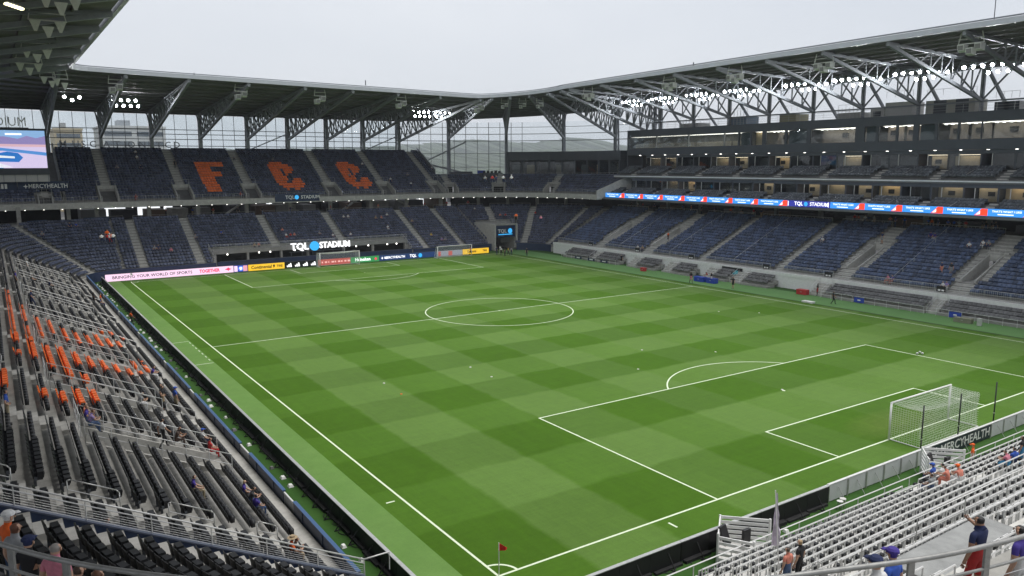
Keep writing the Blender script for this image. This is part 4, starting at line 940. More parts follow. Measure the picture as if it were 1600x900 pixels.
# ------------------------------------------------------------------ LED ribbon and suites
rb = thing('led_ribbon', 'long blue and red LED ribbon board along the suite level', 'LED board')
RBB = emis('ribbon_blue', (.03, .20, .58), .8); RBD = emis('ribbon_navy', (.02, .025, .22), .8); RBR = emis('ribbon_red', (.72, .045, .02), .8)
yb = [onX(px, 318, 87.9)[1] for px in (946, 976, 1005, 1036, 1070, 1105, 1145, 1185, 1231)]
def rpanel(y0, y1, m, nm='led_panel'): MB().box(87.86, 87.98, min(y0, y1)+.01, max(y0, y1)-.01, 11.32, 12.24).build(nm, m, rb)
def adpanel(y0, y1):   # y0 > y1 (reading direction is -Y)
    w = y0-y1; rpanel(y0, y1, RBB)
    c = (y0*.62+y1*.38)
    text("THAT'S WHAT I LIKE", .34 if w < 9 else .40, WE, rb, (87.85, y0-w*.38, 11.92), (0, -1, 0), (0, 0, 1), bold=.008, extr=.002, xs=min(1.5, w*.70/3.7)); MB().box(87.85, 87.859, y0-w*.52, y0-w*.2, 11.5, 11.62).build('text_bar', WE, rb)
    b = MB(); b.prism([(87.855, y1+.05, 11.34), (87.855, y1+w*.30, 11.34), (87.855, y1+w*.16, 12.1), (87.855, y1+w*.14, 12.22), (87.855, y1+.05, 12.22)], (-.004, 0, 0)); b.build('red_wedge', RBR, rb)
    b = MB(); b.prism([(87.85, y1+w*.17, 11.5), (87.85, y1+w*.27, 11.42), (87.85, y1+w*.17, 11.95)], (-.004, 0, 0)); b.build('white_wedge', WE, rb)
for a, c in zip(yb[:-1], yb[1:]): adpanel(a, c)
y0, y1 = yb[-1], onX(1297, 319, 87.9)[1]; rpanel(y0, y1, RBD)
text('TQL', .8, WE, rb, (87.85, y0-2.0, 11.78), (0, -1, 0), (0, 0, 1), bold=.02, extr=.002)
b = MB(); b.prism([(87.855, y0-3.3+.34*math.cos(a), 11.78+.34*math.sin(a)) for a in np.linspace(0, 2*math.pi, 18, endpoint=False)], (-.004, 0, 0)); b.build('disc_emblem', CYE, rb)
text('STADIUM', .75, WE, rb, (87.85, y0-5.6, 11.78), (0, -1, 0), (0, 0, 1), bold=.015, extr=.002)
for xx in (y0-.12, y1+.25): MB().box(87.85, 87.859, xx-.06, xx+.06, 11.4, 12.15).build('divider', WE, rb)
yq = [onX(px, 320, 87.9)[1] for px in (1297.5, 1352, 1411, 1475, 1545, 1625)]+[8, 2, -4, -10]
for a, c in zip(yq[:-1], yq[1:]): adpanel(a, c)
sb = thing('suite_building', 'dark clad main stand building with suite balconies and press windows', 'building')
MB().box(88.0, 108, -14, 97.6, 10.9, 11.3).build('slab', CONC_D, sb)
Y0, Y1 = -14, 97.3
BAY = [22.45+8.77*k for k in range(-4, 9)]
for nm, xs, zs, xw, zt in (('a', 88.3, 11.45, 92.2, 15.15), ('b', 92.35, 15.75, 96.1, 19.75)):
    Ms = Line((xs, 0), (0, 1), (1, 0))
    Stand('', '', Ms, Y0, Y1, 4, 0, .9, zs, .36, 'charcoal', aisles=[(y, 0, 4, 1.3) for y in BAY], thing_=sb, conc=CONC_D, stepm=CONC_L)
    for y in [BAY[i]+4.4 for i in range(len(BAY)-1)]:
        MB().beam((xs+.1, y, zs+.7), (xs+3.5, y, zs+1.7), .04).build('balcony_rail', GALV, sb)
    z0 = zs+1.44
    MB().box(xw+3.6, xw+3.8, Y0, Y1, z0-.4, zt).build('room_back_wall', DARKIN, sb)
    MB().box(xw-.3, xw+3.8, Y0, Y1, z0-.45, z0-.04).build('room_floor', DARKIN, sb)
    for k in range(len(BAY)-1):
        for j in range(2):
            ya, yb_ = BAY[k]+j*4.38, BAY[k]+(j+1)*4.38
            MB().box(xw, xw+3.6, ya-.12, ya+.12, z0, zt).build('partition', DARKCLAD, sb)
            rr = random.random()
            mm = (CREAM if rr < .40 else WARM if rr < .48 else DARKIN if rr < .75 else mat('grey_room', (.2, .21, .22), .8)); dep = 1.3 if rr < .48 else 2.8
            MB().box(xw+dep, xw+dep+.1, ya+.3, yb_-(.3 if j else 1.4), z0, z0+1.75).build('room_panel', mm, sb)
            if random.random() < .6: q = ya+random.uniform(.8, 2.5); MB().box(xw+dep-.05, xw+dep-.002, q, q+.9, z0+.7, z0+1.3).build('television', BLACK, sb)
            if rr < .48: MB().box(xw+.4, xw+dep-.1, ya+.5, ya+3.2, z0+1.9, z0+1.95).build('ceiling_lamp', WARML, sb)
            wp = MB().box(xw-.02, xw+.02, ya+.14, yb_-(1.5 if not j else .14), z0+.05, zt-.5).build('window_pane', GLASSD, sb)
            MB().box(xw-.06, xw+.06, ya+.12, yb_-.12, zt-.48, zt).build('window_header', DARKCLAD, wp)
            MB().box(xw-.05, xw+.05, yb_-1.5, yb_-1.42, z0, zt-.48).build('door_jamb', STEEL_W, wp)
    if nm == 'a':
        MB().box(91.95, 108, Y0, 97.6, 15.2, 15.62).build('slab', CONC_D, sb); MB().box(91.88, 91.945, Y0, 97.6, 15.42, 15.62).build('slab_edge', WHITEP, sb)
XF = 95.9
MB().box(XF, 108, Y0, 97.8, 19.8, 21.25).build('spandrel', DARKCLAD, sb)
MB().box(XF, 108, Y0, 97.8, 23.55, 24.95).build('parapet', DARKCLAD, sb)
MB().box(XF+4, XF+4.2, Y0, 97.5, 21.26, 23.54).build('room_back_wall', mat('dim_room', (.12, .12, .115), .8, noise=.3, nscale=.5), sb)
wins = [(981, 1025, 0), (1025.6, 1075, 0), (1075.6, 1131, 0), (1131.6, 1153, 0), (1155, 1172, 1), (1174, 1191, 2), (1196, 1226, 3), (1229, 1260, 1), (1266, 1336, 3), (1350, 1368, 1), (1372, 1399, 4), (1402, 1426, 4), (1434, 1460, 1), (1464, 1495, 3), (1498, 1532, 3), (1533, 1600, 3), (1602, 1680, 3)]
prev = 97.8
ROOMC = {0: mat('beige_counter', (.34, .31, .25), .7), 1: mat('blue_grey_blind', (.10, .13, .15), .5), 2: WARM, 3: mat('dusky_room', (.17, .15, .135), .8, noise=.2, nscale=1), 4: mat('rose_room', (.27, .22, .19), .8, noise=.15, nscale=1)}
for (a, c, k) in wins:
    ya, yb_ = onX(a, 215, XF)[1], onX(c, 215, XF)[1]
    if prev-ya > .05: MB().box(XF+.01, XF+.35, ya, prev, 21.252, 23.548).build('mullion_panel', DARKCLAD, sb)
    wp = MB().box(XF+.12, XF+.15, yb_+.04, ya-.04, 21.3, 23.5).build('window_pane', GLASSD, sb)
    for e_ in (yb_, ya-.05): MB().box(XF+.05, XF+.2, e_, e_+.05, 21.252, 23.548).build('window_frame', STEEL_W if k == 0 else DSTEEL, wp)
    dep = {0: 2.2, 1: .5, 2: 1.2, 3: 3.2, 4: 2.4}[k]
    MB().box(XF+dep, XF+dep+.1, yb_+.1, ya-.1, 21.26, 21.26+({0: .9}.get(k, 2.2))).build('room_panel', ROOMC[k], sb)
    if k != 1: MB().box(XF+.7, XF+3.0, yb_+.3, ya-.3, 23.5, 23.53).build('light_panel', emis('room_light', (1., .93, .8), 1.6), sb)
    if k in (3, 4, 2):
        b = MB()
        for i in range(max(1, int((ya-yb_)/.9))): b.box(XF+1.0, XF+1.6, yb_+.4+i*.9, yb_+.55+i*.9, 23.38, 23.42)
        b.build('ceiling_lamp', WARML if k == 2 else DOWNL, sb)
    if k in (3, 4):
        q = yb_+(ya-yb_)*.4; MB().box(XF+dep-.2, XF+dep-.02, q, q+1.0, 22.2, 22.9).build('television', BLACK, sb)
    prev = yb_
for k in range(30): y = -10+k*3.6; MB().box(XF+.3, XF+.55, y, y+.25, 19.72, 19.798).build('downlight', DOWNL, sb)
MB().box(XF, 108, 97.82, 98.1, 10.9, 24.95).build('end_wall', DARKCLAD, sb)
rl = railing([(96.2, Y0, 24.95), (96.2, 97.8, 24.95)], 1.1, 'thin roof edge railing on top of the dark suite building', nr=3, post=2.2, m=GALV)
# low dark suites in the corner
ls = thing('corner_suites', 'low dark suite block above the curved upper tier', 'building')
ML2 = Arc((65.4, 102.4), 30.6)
b = MB(); strip(b, ML2, R(-4), R(52), 0, 7, 18.9, 20.9); b.build('fascia', DARKCLAD, ls)
b = MB(); strip(b, ML2, R(-4), R(52), 3.4, 3.6, 15.0, 18.9); b.build('back_wall', DARKIN, ls)
b = MB(); strip(b, ML2, R(-4), R(52), -.3, 7, 14.6, 15.3); b.build('floor_slab', DARKCLAD, ls)
for i, th in enumerate(np.linspace(R(-3), R(52), 10)):
    b = MB(); strip(b, ML2, th-.012, th, 0, 3.4, 15.31, 18.89); b.build('partition', DARKCLAD, ls)
    if i < 9:
        th2 = th+R(55)/9
        b = MB(); strip(b, ML2, th+.02, th2-.03, 1.6+.6*(i % 3), 1.7+.6*(i % 3), 15.4, 17.9); b.build('room_panel', [CREAM, DARKIN, WARM, mat('grey_room', (.2, .21, .22), .8), DARKIN][i % 5], ls)
        b = MB(); strip(b, ML2, th+.005, th2-.015, .2, .23, 15.4, 18.6); b.build('window_pane', GLASSD, ls)
P = [ML2.p(u, -.25) for u in np.linspace(R(-3), R(52), 12)]
railing([(p[0], p[1], 15.3) for p in P], .9, 'curved railing in front of the low dark suites', nr=2, post=1.6)
t = thing('camera_platform', 'low dark platform with small devices beside the low suites', 'platform')
c0 = ML2.p(R(58), -1); MB().box(c0[0]-3.2, c0[0]+2.2, c0[1]-.4, c0[1]+1.2, 15.0, 16.1).build('screen_wall', DSTEEL, t)
for k in range(5): MB().box(c0[0]-2.8+k*1.05, c0[0]-2.3+k*1.05, c0[1]-.1, c0[1]+.3, 16.102, 16.5+.12*(k % 2)).build('device', BLACK, t)
t = thing('banner', 'dark banner with pale lettering at the end of the curved upper tier', 'banner')
a, c = onY(702, 271, 133), onY(738, 271, 133); MB().box(a[0], c[0], 132.9, 133.0, 14.6, 16.4).build('panel', DSTEEL, t)
for k in range(9): MB().box(a[0]+1.3+k*.34, a[0]+1.54+k*.34, 132.88, 132.899, 15.2, 15.8).build('printed_mark', PALES, t)
t = thing('banner', 'blue banner panel beside the dark banner over the corner seats', 'banner'); a, c = onY(746, 271, 133), onY(758, 271, 133); MB().box(a[0], c[0], 132.9, 133.0, 14.2, 16.6).build('panel', BLUEP, t); MB().box(a[0]+.3, c[0]-.3, 132.88, 132.899, 15.2, 15.6).build('printed_mark', NAVYW, t)
# plant on the roof of the suite building
PL = mat('plant_grey', (.5, .5, .48), .6, noise=.15, nscale=1)
for i, (px, w, hh, lab) in enumerate(((1085, 5, 1.3, 'row of grey condenser units'), (1160, 4.5, 2.2, 'blue grey plant cabinet with pipes'), (1240, 3.4, 2.0, 'pale yellow plant housing'), (1335, 4.0, 1.5, 'low grey fan unit'), (1412, 4.2, 3.0, 'stepped pale rooftop unit'), (1492, 7.0, 2.8, 'pale penthouse with two dark louvres'), (1580, 3.0, 1.8, 'pale rooftop unit with a dark grille'))):
    y = onX(px, 170, 101)[1]; t = thing('rooftop_unit', lab+' on the suite roof', 'rooftop unit')
    m_ = {1: mat('bluegrey_panel', (.20, .26, .33), .5), 2: mat('straw_panel', (.40, .37, .24), .6), 5: mat('ivory_panel', (.47, .46, .40), .6), 4: PALES}.get(i, PL)
    MB().box(99.5, 103, y-w/2, y+w/2, 24.96, 24.96+hh*.75).build('housing', m_, t)
    if i in (0, 1, 3):
        b = MB()
        for k in range(6): q = y-w/2+w*(k+.5)/6; b.beam((99.2, q, 24.96), (99.2, q, 24.96+hh*1.25), .06); b.beam((99.2, q, 24.96+hh*.9), (99.5, q, 24.96+hh*.9), .06)
        b.build('pipe_rack', GALV, t)
    if i in (5, 6):
        for k in (-.25, .2): MB().box(99.44, 99.499, y+w*k-.9, y+w*k+.9, 25.1, 24.96+hh*.75).build('louvre', DSTEEL, t)
    if i == 4: MB().box(99.2, 102, y+w/2+.002, y+w/2+2.2, 24.96, 24.96+hh*.55).build('step_housing', PALES, t); MB().box(99.1, 99.199, y+w/2+.5, y+w/2+1.7, 25.2, 26).build('louvre', DSTEEL, t)
    b = MB()
    for k in range(4): q = y-w/2+w*k/3; b.beam((99.7, q, 24.96+hh), (99.7, q, 24.96+hh+.9), .04)
    b.beam((99.7, y-w/2, 24.96+hh+.9), (99.7, y+w/2, 24.96+hh+.9), .04); b.build('guard_rail', GALV, t)
# ------------------------------------------------------------------ video screen in the corner
vs = thing('video_screen', 'large bright video screen showing a blue car on a track', 'screen')
ys = 127.; xr = onY(71.5, 230, ys)[0]; xl = xr-13; z0, z1 = onY(70, 262.5, ys)[2], onY(70, 204.5, ys)[2]
MB().box(xl-.3, xr+.25, ys+.02, ys+1.0, z0-1.1, z1+.35).build('cabinet', DSTEEL, vs)
def scr(nm, pts, col, s=.85, lay=0):
    b = MB(); b.prism([(xr+px_*(xr-xl)*.5, ys-.004*lay, z0+pz*(z1-z0)) for px_, pz in pts], (0, .003, 0)); b.build(nm, emis('screen_%s' % nm+str(lay), tuple(v*.85 for v in col), s*.6), vs)
scr('picture', [(-2, 0), (0, 0), (0, 1), (-2, 1)], (.30, .52, .85), .8, 1)
scr('treeline', [(-2, .62), (0, .60), (0, .86), (-.2, .80), (-.4, .86), (-.6, .78), (-.9, .84), (-1.4, .78), (-2, .84)], (.36, .30, .62), .7, 2)
scr('haze_band', [(-2, .58), (0, .56), (0, .63), (-2, .65)], (.80, .52, .60), .8, 3)
scr('track', [(-2, 0), (0, 0), (0, .56), (-2, .58)], (.70, .60, .85), .9, 4)
scr('barrier', [(-2, .52), (-1.0, .54), (0, .42), (0, .33), (-.95, .46), (-2, .40)], (.10, .32, .75), .8, 5)
scr('kerb', [(-2, 0), (-1.5, 0), (-.95, .0), (-1.5, .18), (-2, .28)], (.02, .30, .62), .8, 6)
scr('white_line', [(-1.35, .0), (-.75, .02), (-1.5, .30), (-2, .36), (-2, .31), (-1.6, .26)], (.85, .85, .95), .9, 7)
scr('car_body', [(-1.55, .22), (-1.3, .18), (-.62, .16), (-.52, .28), (-.62, .40), (-.85, .44), (-1.2, .36), (-1.55, .32)], (.03, .20, .62), .8, 8)
scr('car_stripe', [(-1.5, .30), (-.7, .26), (-.7, .31), (-1.3, .36)], (.85, .9, .95), .9, 9)
scr('rider', [(-1.6, .30), (-1.35, .28), (-1.3, .40), (-1.5, .46)], (.55, .10, .25), .7, 10)
MB().box(xr-5.6, xr-3.3, ys-.05, ys-.046, z0+(z1-z0)*.88, z0+(z1-z0)*.92).build('caption_bar', WE, vs)
sg = thing('screen_letters', 'white outlined STADIUM letters standing on top of the screen', 'sign')
e = onY(42, 195, ys)[0]; text('TQL STADIUM', 2.1, WHITEP, sg, (e, ys+.3, z1+1.35), (1, 0, 0), (0, 0, 1), align='RIGHT', extr=.08, bold=-.01, xs=.86)
MB().box(xl, e+.2, ys+.25, ys+.45, z1+.36, z1+.5).build('base_bar', GSTEEL, sg)
for k in range(6): MB().beam((xl+k*2, ys+.35, z1+.3), (xl+k*2, ys+1.4, z1+2.4), .08).build('prop', GSTEEL, sg)
t = thing('louvre_panel', 'pale grey louvre panel below the video screen', 'panel'); a, c = onY(8, 283, 127.5), onY(77, 272, 127.5)
MB().box(a[0]-8, c[0], 127.4, 127.6, 15.35, 16.9).build('panel', PALES, t)
for k in range(7): MB().box(c[0]-.2-k*1.6, c[0]-.1-k*1.6, 127.3, 127.399, 15.35, 16.9).build('rib', GSTEEL, t)
t = thing('banner', 'navy banner reading MERCYHEALTH below the video screen', 'banner'); e0, e1 = onY(28, 290, 129.2)[0], onY(106, 290, 129.2)[0]
MB().box(e0, e1, 129.1, 129.2, 13.6, 15.4).build('panel', NAVYW, t); text('MERCYHEALTH', 1.0, WHITEP, t, (e0+4.4, 129.09, 14.55), (1, 0, 0), (0, 0, 1), bold=.015, xs=.85)
b = MB(); c = np.array((e0+1.1, 129.09, 14.55)); b.prism([c+((.42 if i % 2 == 0 else .14)*math.sin(i*math.pi/4), 0, (.42 if i % 2 == 0 else .14)*math.cos(i*math.pi/4)) for i in range(8)], (0, -.003, 0)); b.build('emblem', WHITEP, t)
t = thing('banner', 'navy banner with cropped pale lettering beside the lettered navy banner', 'banner'); MB().box(e0-8, e0-.15, 129.1, 129.2, 13.6, 15.4).build('panel', NAVYW, t)
for k in range(4): MB().box(e0-1.9-k*.5, e0-1.55-k*.5, 129.09, 129.099, 14.2, 15.0).build('printed_mark', WHITEP, t)
# ------------------------------------------------------------------ roof
rf = thing('stadium_roof', 'dark steel canopy roof on lattice trusses with a pale edge', 'roof')
def edge():
    """list of (inner xyz, outer xyz) going round: near-left -> far -> near-right"""
    E = []
    xi, yi, XR = -6.6, 105., 75.2
    for Y in np.linspace(-60, yi-4, 10): E.append(((xi, Y, 31.75), (-46, Y, 28.4)))
    for a in np.linspace(math.pi, math.pi/2, 6)[1:]: E.append(((xi+4+4*math.cos(a), yi-4+4*math.sin(a), 31.7), (-2.6+43.4*math.cos(a), 101+42.5*math.sin(a), 28.35)))
    for X in np.linspace(6, XR-14, 8)[0:]: E.append(((X, yi, 31.6-.8*(X/60)), (X, 143.5, 28.3)))
    c = (XR-12, yi-12)
    for a in np.linspace(math.pi/2, 0, 10): 
        q = 1-a/(math.pi/2); E.append(((c[0]+12*math.cos(a), c[1]+12*math.sin(a), 30.8+1.4*q), (c[0]+(50.5*(1-q)+41.3*q)*math.cos(a), c[1]+(50.5*(1-q)+41.3*q)*math.sin(a), 28.3+3.0*q)))
    for Y in np.linspace(88, -60, 10): E.append(((XR, Y, 32.25+.6*(88-Y)/76), (104.5, Y, 31.4+.5*(88-Y)/76)))
    return E
ED = edge()
b = MB(); vs_ = []; n = len(ED); fs_ = []
for (i, o) in ED: vs_ += [i, o, (o[0], o[1], o[2]+.5), (i[0], i[1], i[2]+.45)]
for k in range(n-1):
    for j in range(4): fs_.append((4*k+j, 4*k+(j+1) % 4, 4*k+4+(j+1) % 4, 4*k+4+j))
b.add(vs_, fs_); b.build('deck', DECK, rf)
def along(f): return [np.array(i)*(1-f)+np.array(o)*f for (i, o) in ED]
FA = [p for p in along(-.012)]
b = MB()
for a, c in zip(FA[:-1], FA[1:]): b.beam(a+(0, 0, .14), c+(0, 0, .14), .36, .6)
b.build('edge_fascia', FASC, rf)
b = MB(); 
for a, c in zip(FA[:-1], FA[1:]): b.beam(a+(0, 0, .6), c+(0, 0, .6), .5, .08)
b.build('edge_cap', mat('edge_cap_grey', (.30, .32, .36), .4, .4), rf)
for f in np.linspace(.08, .98, 11):
    P = [p-(0, 0, .16) for p in along(f)]; b = MB()
    for a, c in zip(P[:-1], P[1:]): b.beam(a, c, .16, .3)
    b.build('purlin', DECK, rf)
def truss(pi, po, zb, col=True, npan=9, w=.42, lean=0., zcol=0., inner_f=.0):
    """pi/po inner and outer deck points; bottom chord from po at zb up to the inner edge"""
    pi = np.array(pi, float); po = np.array(po, float)
    top0, top1 = pi*(1-inner_f)+po*inner_f-(0, 0, .32), po-(0, 0, .45); bot1 = np.array((po[0], po[1], zb)); bot0 = top0-(0, 0, .12)
    t = MB().beam(bot0, bot1, w, w*1.1).build('truss', GSTEEL, rf); MB().beam(top0, top1, w*.8, w).build('top_chord', GSTEEL, t)
    sd = np.cross((po-pi)/np.linalg.norm(po-pi), (0, 0, 1)); sd = sd/np.linalg.norm(sd)*(.75 if col else .5)
    for e_ in (-1, 1): MB().beam(top0+sd*e_*.3, top1+sd*e_, w*.4).build('top_chord', GSTEEL, t)
    b = MB()
    for k in range(npan):
        f0, f1 = .3+.68*k/npan, .3+.68*(k+1)/npan
        a, c = top0+(top1-top0)*f1, bot0+(bot1-bot0)*f0; d = bot0+(bot1-bot0)*f1
        for e_ in ((-1, 1) if col else (0,)): b.beam(a+sd*e_*f1, c, w*.42); b.beam(a+sd*e_*f1, d, w*.42)
        if col: b.beam(a-sd*f1, a+sd*f1, w*.35)
    b.build('web', GSTEEL, t)
    if col:
        d = (po-pi); d[2] = 0; d /= np.linalg.norm(d)
        MB().beam((po[0], po[1], zcol), top1, .55, .55).build('column', GSTEEL, t)
        MB().beam(np.array((po[0], po[1], zcol))+d*1.8, top1+d*1.2, .34, .34).build('column', GSTEEL, t)
        b = MB()
        for k in range(6):
            za, zc_ = zcol+(top1[2]-zcol)*k/6, zcol+(top1[2]-zcol)*(k+1)/6; b.beam((po[0], po[1], za), np.array((po[0], po[1], zc_))+d*1.5, .14)
        b.build('lacing', GSTEEL, t)
    return t
COLX = [-7.3, 1.45, 10.4, 19.6, 29.0, 37.6, 46.3, 55.0, 63.9]
for X in COLX: truss((X, 105, 31.6-.8*max(0, X)/60), (X, 141.8, 28.45), 23.4, zcol=19.)
cc_ = np.array((63.2, 93.))
for a, zc_ in ((75, 9), (58, 14.8), (40, 20.9), (22, 20.9), (6, 20.9)):
    q = 1-R(a)/(math.pi/2); e = np.array((math.cos(R(a)), math.sin(R(a)))); pin = cc_+12*e; pou = cc_+(50.5*(1-q)+41.3*q-2)*e
    truss((*pin, 30.8+1.4*q), (*pou, 28.4+2.9*q), 24.2, zcol=zc_)
for Y in [11.0+8.95*k for k in range(-2, 10)]:
    zi = 32.25+.6*(88-Y)/76
    t = truss((75.2, Y, zi), (99.2, Y, zi-.036*24+.3), 26.6, col=False, npan=6, w=.38)
    MB().beam((99.2, Y, 24.95), (99.2, Y, 31.5), .42).build('column', GSTEEL, t); MB().beam((99.6, Y, 31.4), (104.5, Y-1.5, 25.), .36).build('strut', GSTEEL, t)
    MB().beam((99.2, Y, 26.6), (99.2, Y+4.4, 31.4), .2).build('brace', GSTEEL, t); MB().beam((99.2, Y, 26.6), (99.2, Y-4.4, 31.4), .2).build('brace', GSTEEL, t)
    MB().beam((91, Y, zi-2.9), (92, Y-4.4, zi-1.55), .16).build('brace', GSTEEL, t); MB().beam((91, Y, zi-2.9), (92, Y+4.4, zi-1.55), .16).build('brace', GSTEEL, t)
for Y in [-2+9.2*k for k in range(0, 12)]: truss((-6.6, Y, 31.75), (-44, Y, 28.6), 23.5, col=False, npan=9)
for z in (26.5,): MB().beam((99.25, -10, z), (99.25, 95, z), .22).build('tie_beam', GSTEEL, rf)
MB().beam((40, 105.05, 31.9), (40, 105.05, 32.8), .12).build('edge_fin', DSTEEL, rf)
for (x, y, z) in ((11.2, 105.0, 32.0), (75.1, 60.4, 33.2)): MB().beam((x, y, z-.6), (x, y, z+.3), .12).build('edge_joint', DSTEEL, rf)
pmast = onX(1554, 22, 78); t = thing('lightning_mast', 'thin dark mast standing on the roof edge', 'mast'); MB().beam((78, pmast[1], 32.9), (78, pmast[1], 37.5), .05, n=6).build('shaft', DSTEEL, t); MB().beam((78, pmast[1], 32.85), (78, pmast[1], 33.1), .12, n=8).build('base', DSTEEL, t)
# glazed screen above the far upper tier
gw = thing('glazed_screen', 'glazed screen wall with thin dark mullions under the far roof', 'glazing')
for i, (a, c) in enumerate(zip(COLX[:-1], COLX[1:])):
    MB().box(a+.3, c-.3, 143.28, 143.30, 20.6, 28.0).build('glass_pane', GLASS, gw)
    for k in (1, 2, 3):
        x = a+(c-a)*k/4; MB().beam((x, 143.2, 20.3), (x, 143.2, 28.1), .09).build('mullion', DSTEEL, gw)
    for z in (21.9, 23.2, 24.2, 25.1): MB().beam((a, 143.15, z), (c, 143.15, z), .13).build('transom', DSTEEL, gw)
    if i in (4, 7): MB().beam((a, 143, 21), (c, 143, 24.6), .2).build('brace', GSTEEL, gw)
for (X0, X1) in ((-24, -7.3),):
    for x in np.arange(X0, X1, 2.1): MB().beam((x, 143.2, 14), (x, 143.2, 28.2), .09).build('mullion', DSTEEL, gw)
    MB().box(X0, X1, 143.28, 143.30, 14, 28).build('glass_pane', GLASS, gw)
PA = [cc_+(50.5*(1-q)+41.3*q-1.2)*np.array((math.cos(a), math.sin(a))) for a, q in ((a, 1-a/(math.pi/2)) for a in np.linspace(math.pi/2, .05, 14))]
for j, (p, q) in enumerate(zip(PA[:-1], PA[1:])):
    for z, w_ in ((23.6, .16), (25.2, .14), (26.8, .1)): MB().beam((p[0], p[1], z), (q[0], q[1], z), w_).build('transom', GSTEEL, gw)
    if j < 6:
        for z in (17.4, 20.6): MB().beam((p[0], p[1], z), (q[0], q[1], z), .13).build('transom', GSTEEL, gw)
        MB().beam((p[0], p[1], 13), (p[0], p[1], 28), .1).build('mullion', DSTEEL, gw); m_ = (p+q)/2; MB().beam((m_[0], m_[1], 13), (m_[0], m_[1], 28), .08).build('mullion', DSTEEL, gw)
    b = MB(); b.add([(p[0], p[1], 15), (q[0], q[1], 15), (q[0], q[1], 28), (p[0], p[1], 28)], [(0, 1, 2, 3)]); b.build('glass_pane', GLASS, gw)
MB().beam((PA[0][0], PA[0][1], 15.5), (PA[3][0], PA[3][1], 23.4), .3).build('brace', GSTEEL, gw); MB().beam((PA[0][0], PA[0][1], 20), (PA[4][0], PA[4][1], 14.5), .4).build('brace', GSTEEL, gw)
# backs of the sign letters on the parapet
sg = thing('rooftop_letters', 'row of dark letter backs standing on the far parapet', 'sign')
b_ = MB()
for ch, px in (('M', 98), ('U', 118), ('S', 130), ('C', 145), ('A', 166), ('T', 183), ('I', 195), ('O', 205), ('N', 222), ('I', 235), ('T', 248), ('C', 262), ('D', 276)):
    p = onY(px, 223, 143.9); text(ch, 1.75, DSTEEL, sg, (p[0], 143.9, 22.05), (1, 0, 0), (0, 0, 1), name='letter', extr=.1, bold=.01)
MB().box(-6, 20, 143.8, 144.0, 21.1, 21.25).build('base_bar', DSTEEL, sg)
# floodlights
def flood():
    t = thing('floodlight', 'round lit floodlight hung under the dark main stand roof', 'floodlight', group='lit floodlights under the roof')
    n = 12; b = MB(); prof = [(.0, -.42), (.12, -.40), (.2, -.2), (.27, 0), (.27, .07)]
    for (r0, y0_), (r1, y1_) in zip(prof[:-1], prof[1:]):
        for i in range(n):
            a, c = 2*math.pi*i/n, 2*math.pi*(i+1)/n
            b.add([(r0*math.cos(a), y0_, r0*math.sin(a)), (r0*math.cos(c), y0_, r0*math.sin(c)), (r1*math.cos(c), y1_, r1*math.sin(c)), (r1*math.cos(a), y1_, r1*math.sin(a))], [(0, 1, 2, 3)])
    b.build('housing', SILV, t)
    b = MB(); b.add([(.205*math.cos(2*math.pi*i/n), .03, .205*math.sin(2*math.pi*i/n)) for i in range(n)], [tuple(range(n))]); b.build('lens', LAMPW, t, fixn=False)
    b = MB(); b.beam((-.32, -.15, 0), (-.32, -.15, .45), .04).beam((.32, -.15, 0), (.32, -.15, .45), .04).beam((-.34, -.15, .45), (.34, -.15, .45), .05); b.build('yoke', SILV, t)
    return t
fl0 = flood(); used = False
def place_flood(x, y, z, rz, rx, lab=None, grp=None):
    global used
    o = fl0 if not used else copy_tree(fl0); used = True
    o.location = (x, y, z); o.rotation_euler = (rx, 0, rz)
    if lab: o['label'] = lab; o['group'] = grp
for Yc in (25.5, 35.0, 44.6, 53.5, 66.2, 75.2, 84.3, 93.):
    for i in range(5): place_flood(92.0, Yc-2.2+i*1.2, 30.5, R(90)+R(12*(i-2)), R(-18))
    for i in range(3): place_flood(92.3, Yc-2.8+i*1.2, 29.6, R(90)+R(10*(i-2)), R(-18))
    for i in range(2): place_flood(92.4, Yc-4.6+i*1.2, 30.2, R(110), R(-18))
for xc, k in ((3.7, 8), (60.8, 8), (66.0, 6)):
    for i in range(k): place_flood(xc-1.8+(i % 4)*1.15+(.4 if i > 3 else 0), 124+(i//4)*.4, 29.1-(i//4)*.9, R(180)+R(8*(i % 4-1.5)), R(-18), 'round lit floodlight hung under the far roof', 'lit floodlights under the far roof')
for i in range(3): place_flood(-5.4+i*1.1, 124, 29.3-(i % 2)*.5, R(180), R(-18), 'round lit floodlight hung under the far roof', 'lit floodlights under the far roof')
# frames carrying the lamps
for Yc in (25.5, 35.0, 44.6, 53.5, 66.2, 75.2, 84.3, 93.):
    t = thing('lamp_frame', 'dark steel bar frame carrying a bank of floodlights', 'frame', group='floodlight frames'); b = MB(); b.beam((92.2, Yc-4.5, 30.95), (92.2, Yc+2.6, 30.95), .1).beam((92.4, Yc-3.5, 30.22), (92.4, Yc+1, 30.22), .08)
    for y in (-4, -1, 2): b.beam((92.2, Yc+y, 30.1), (92.2, Yc+y, 31.3), .08)
    b.build('frame', DSTEEL, t)
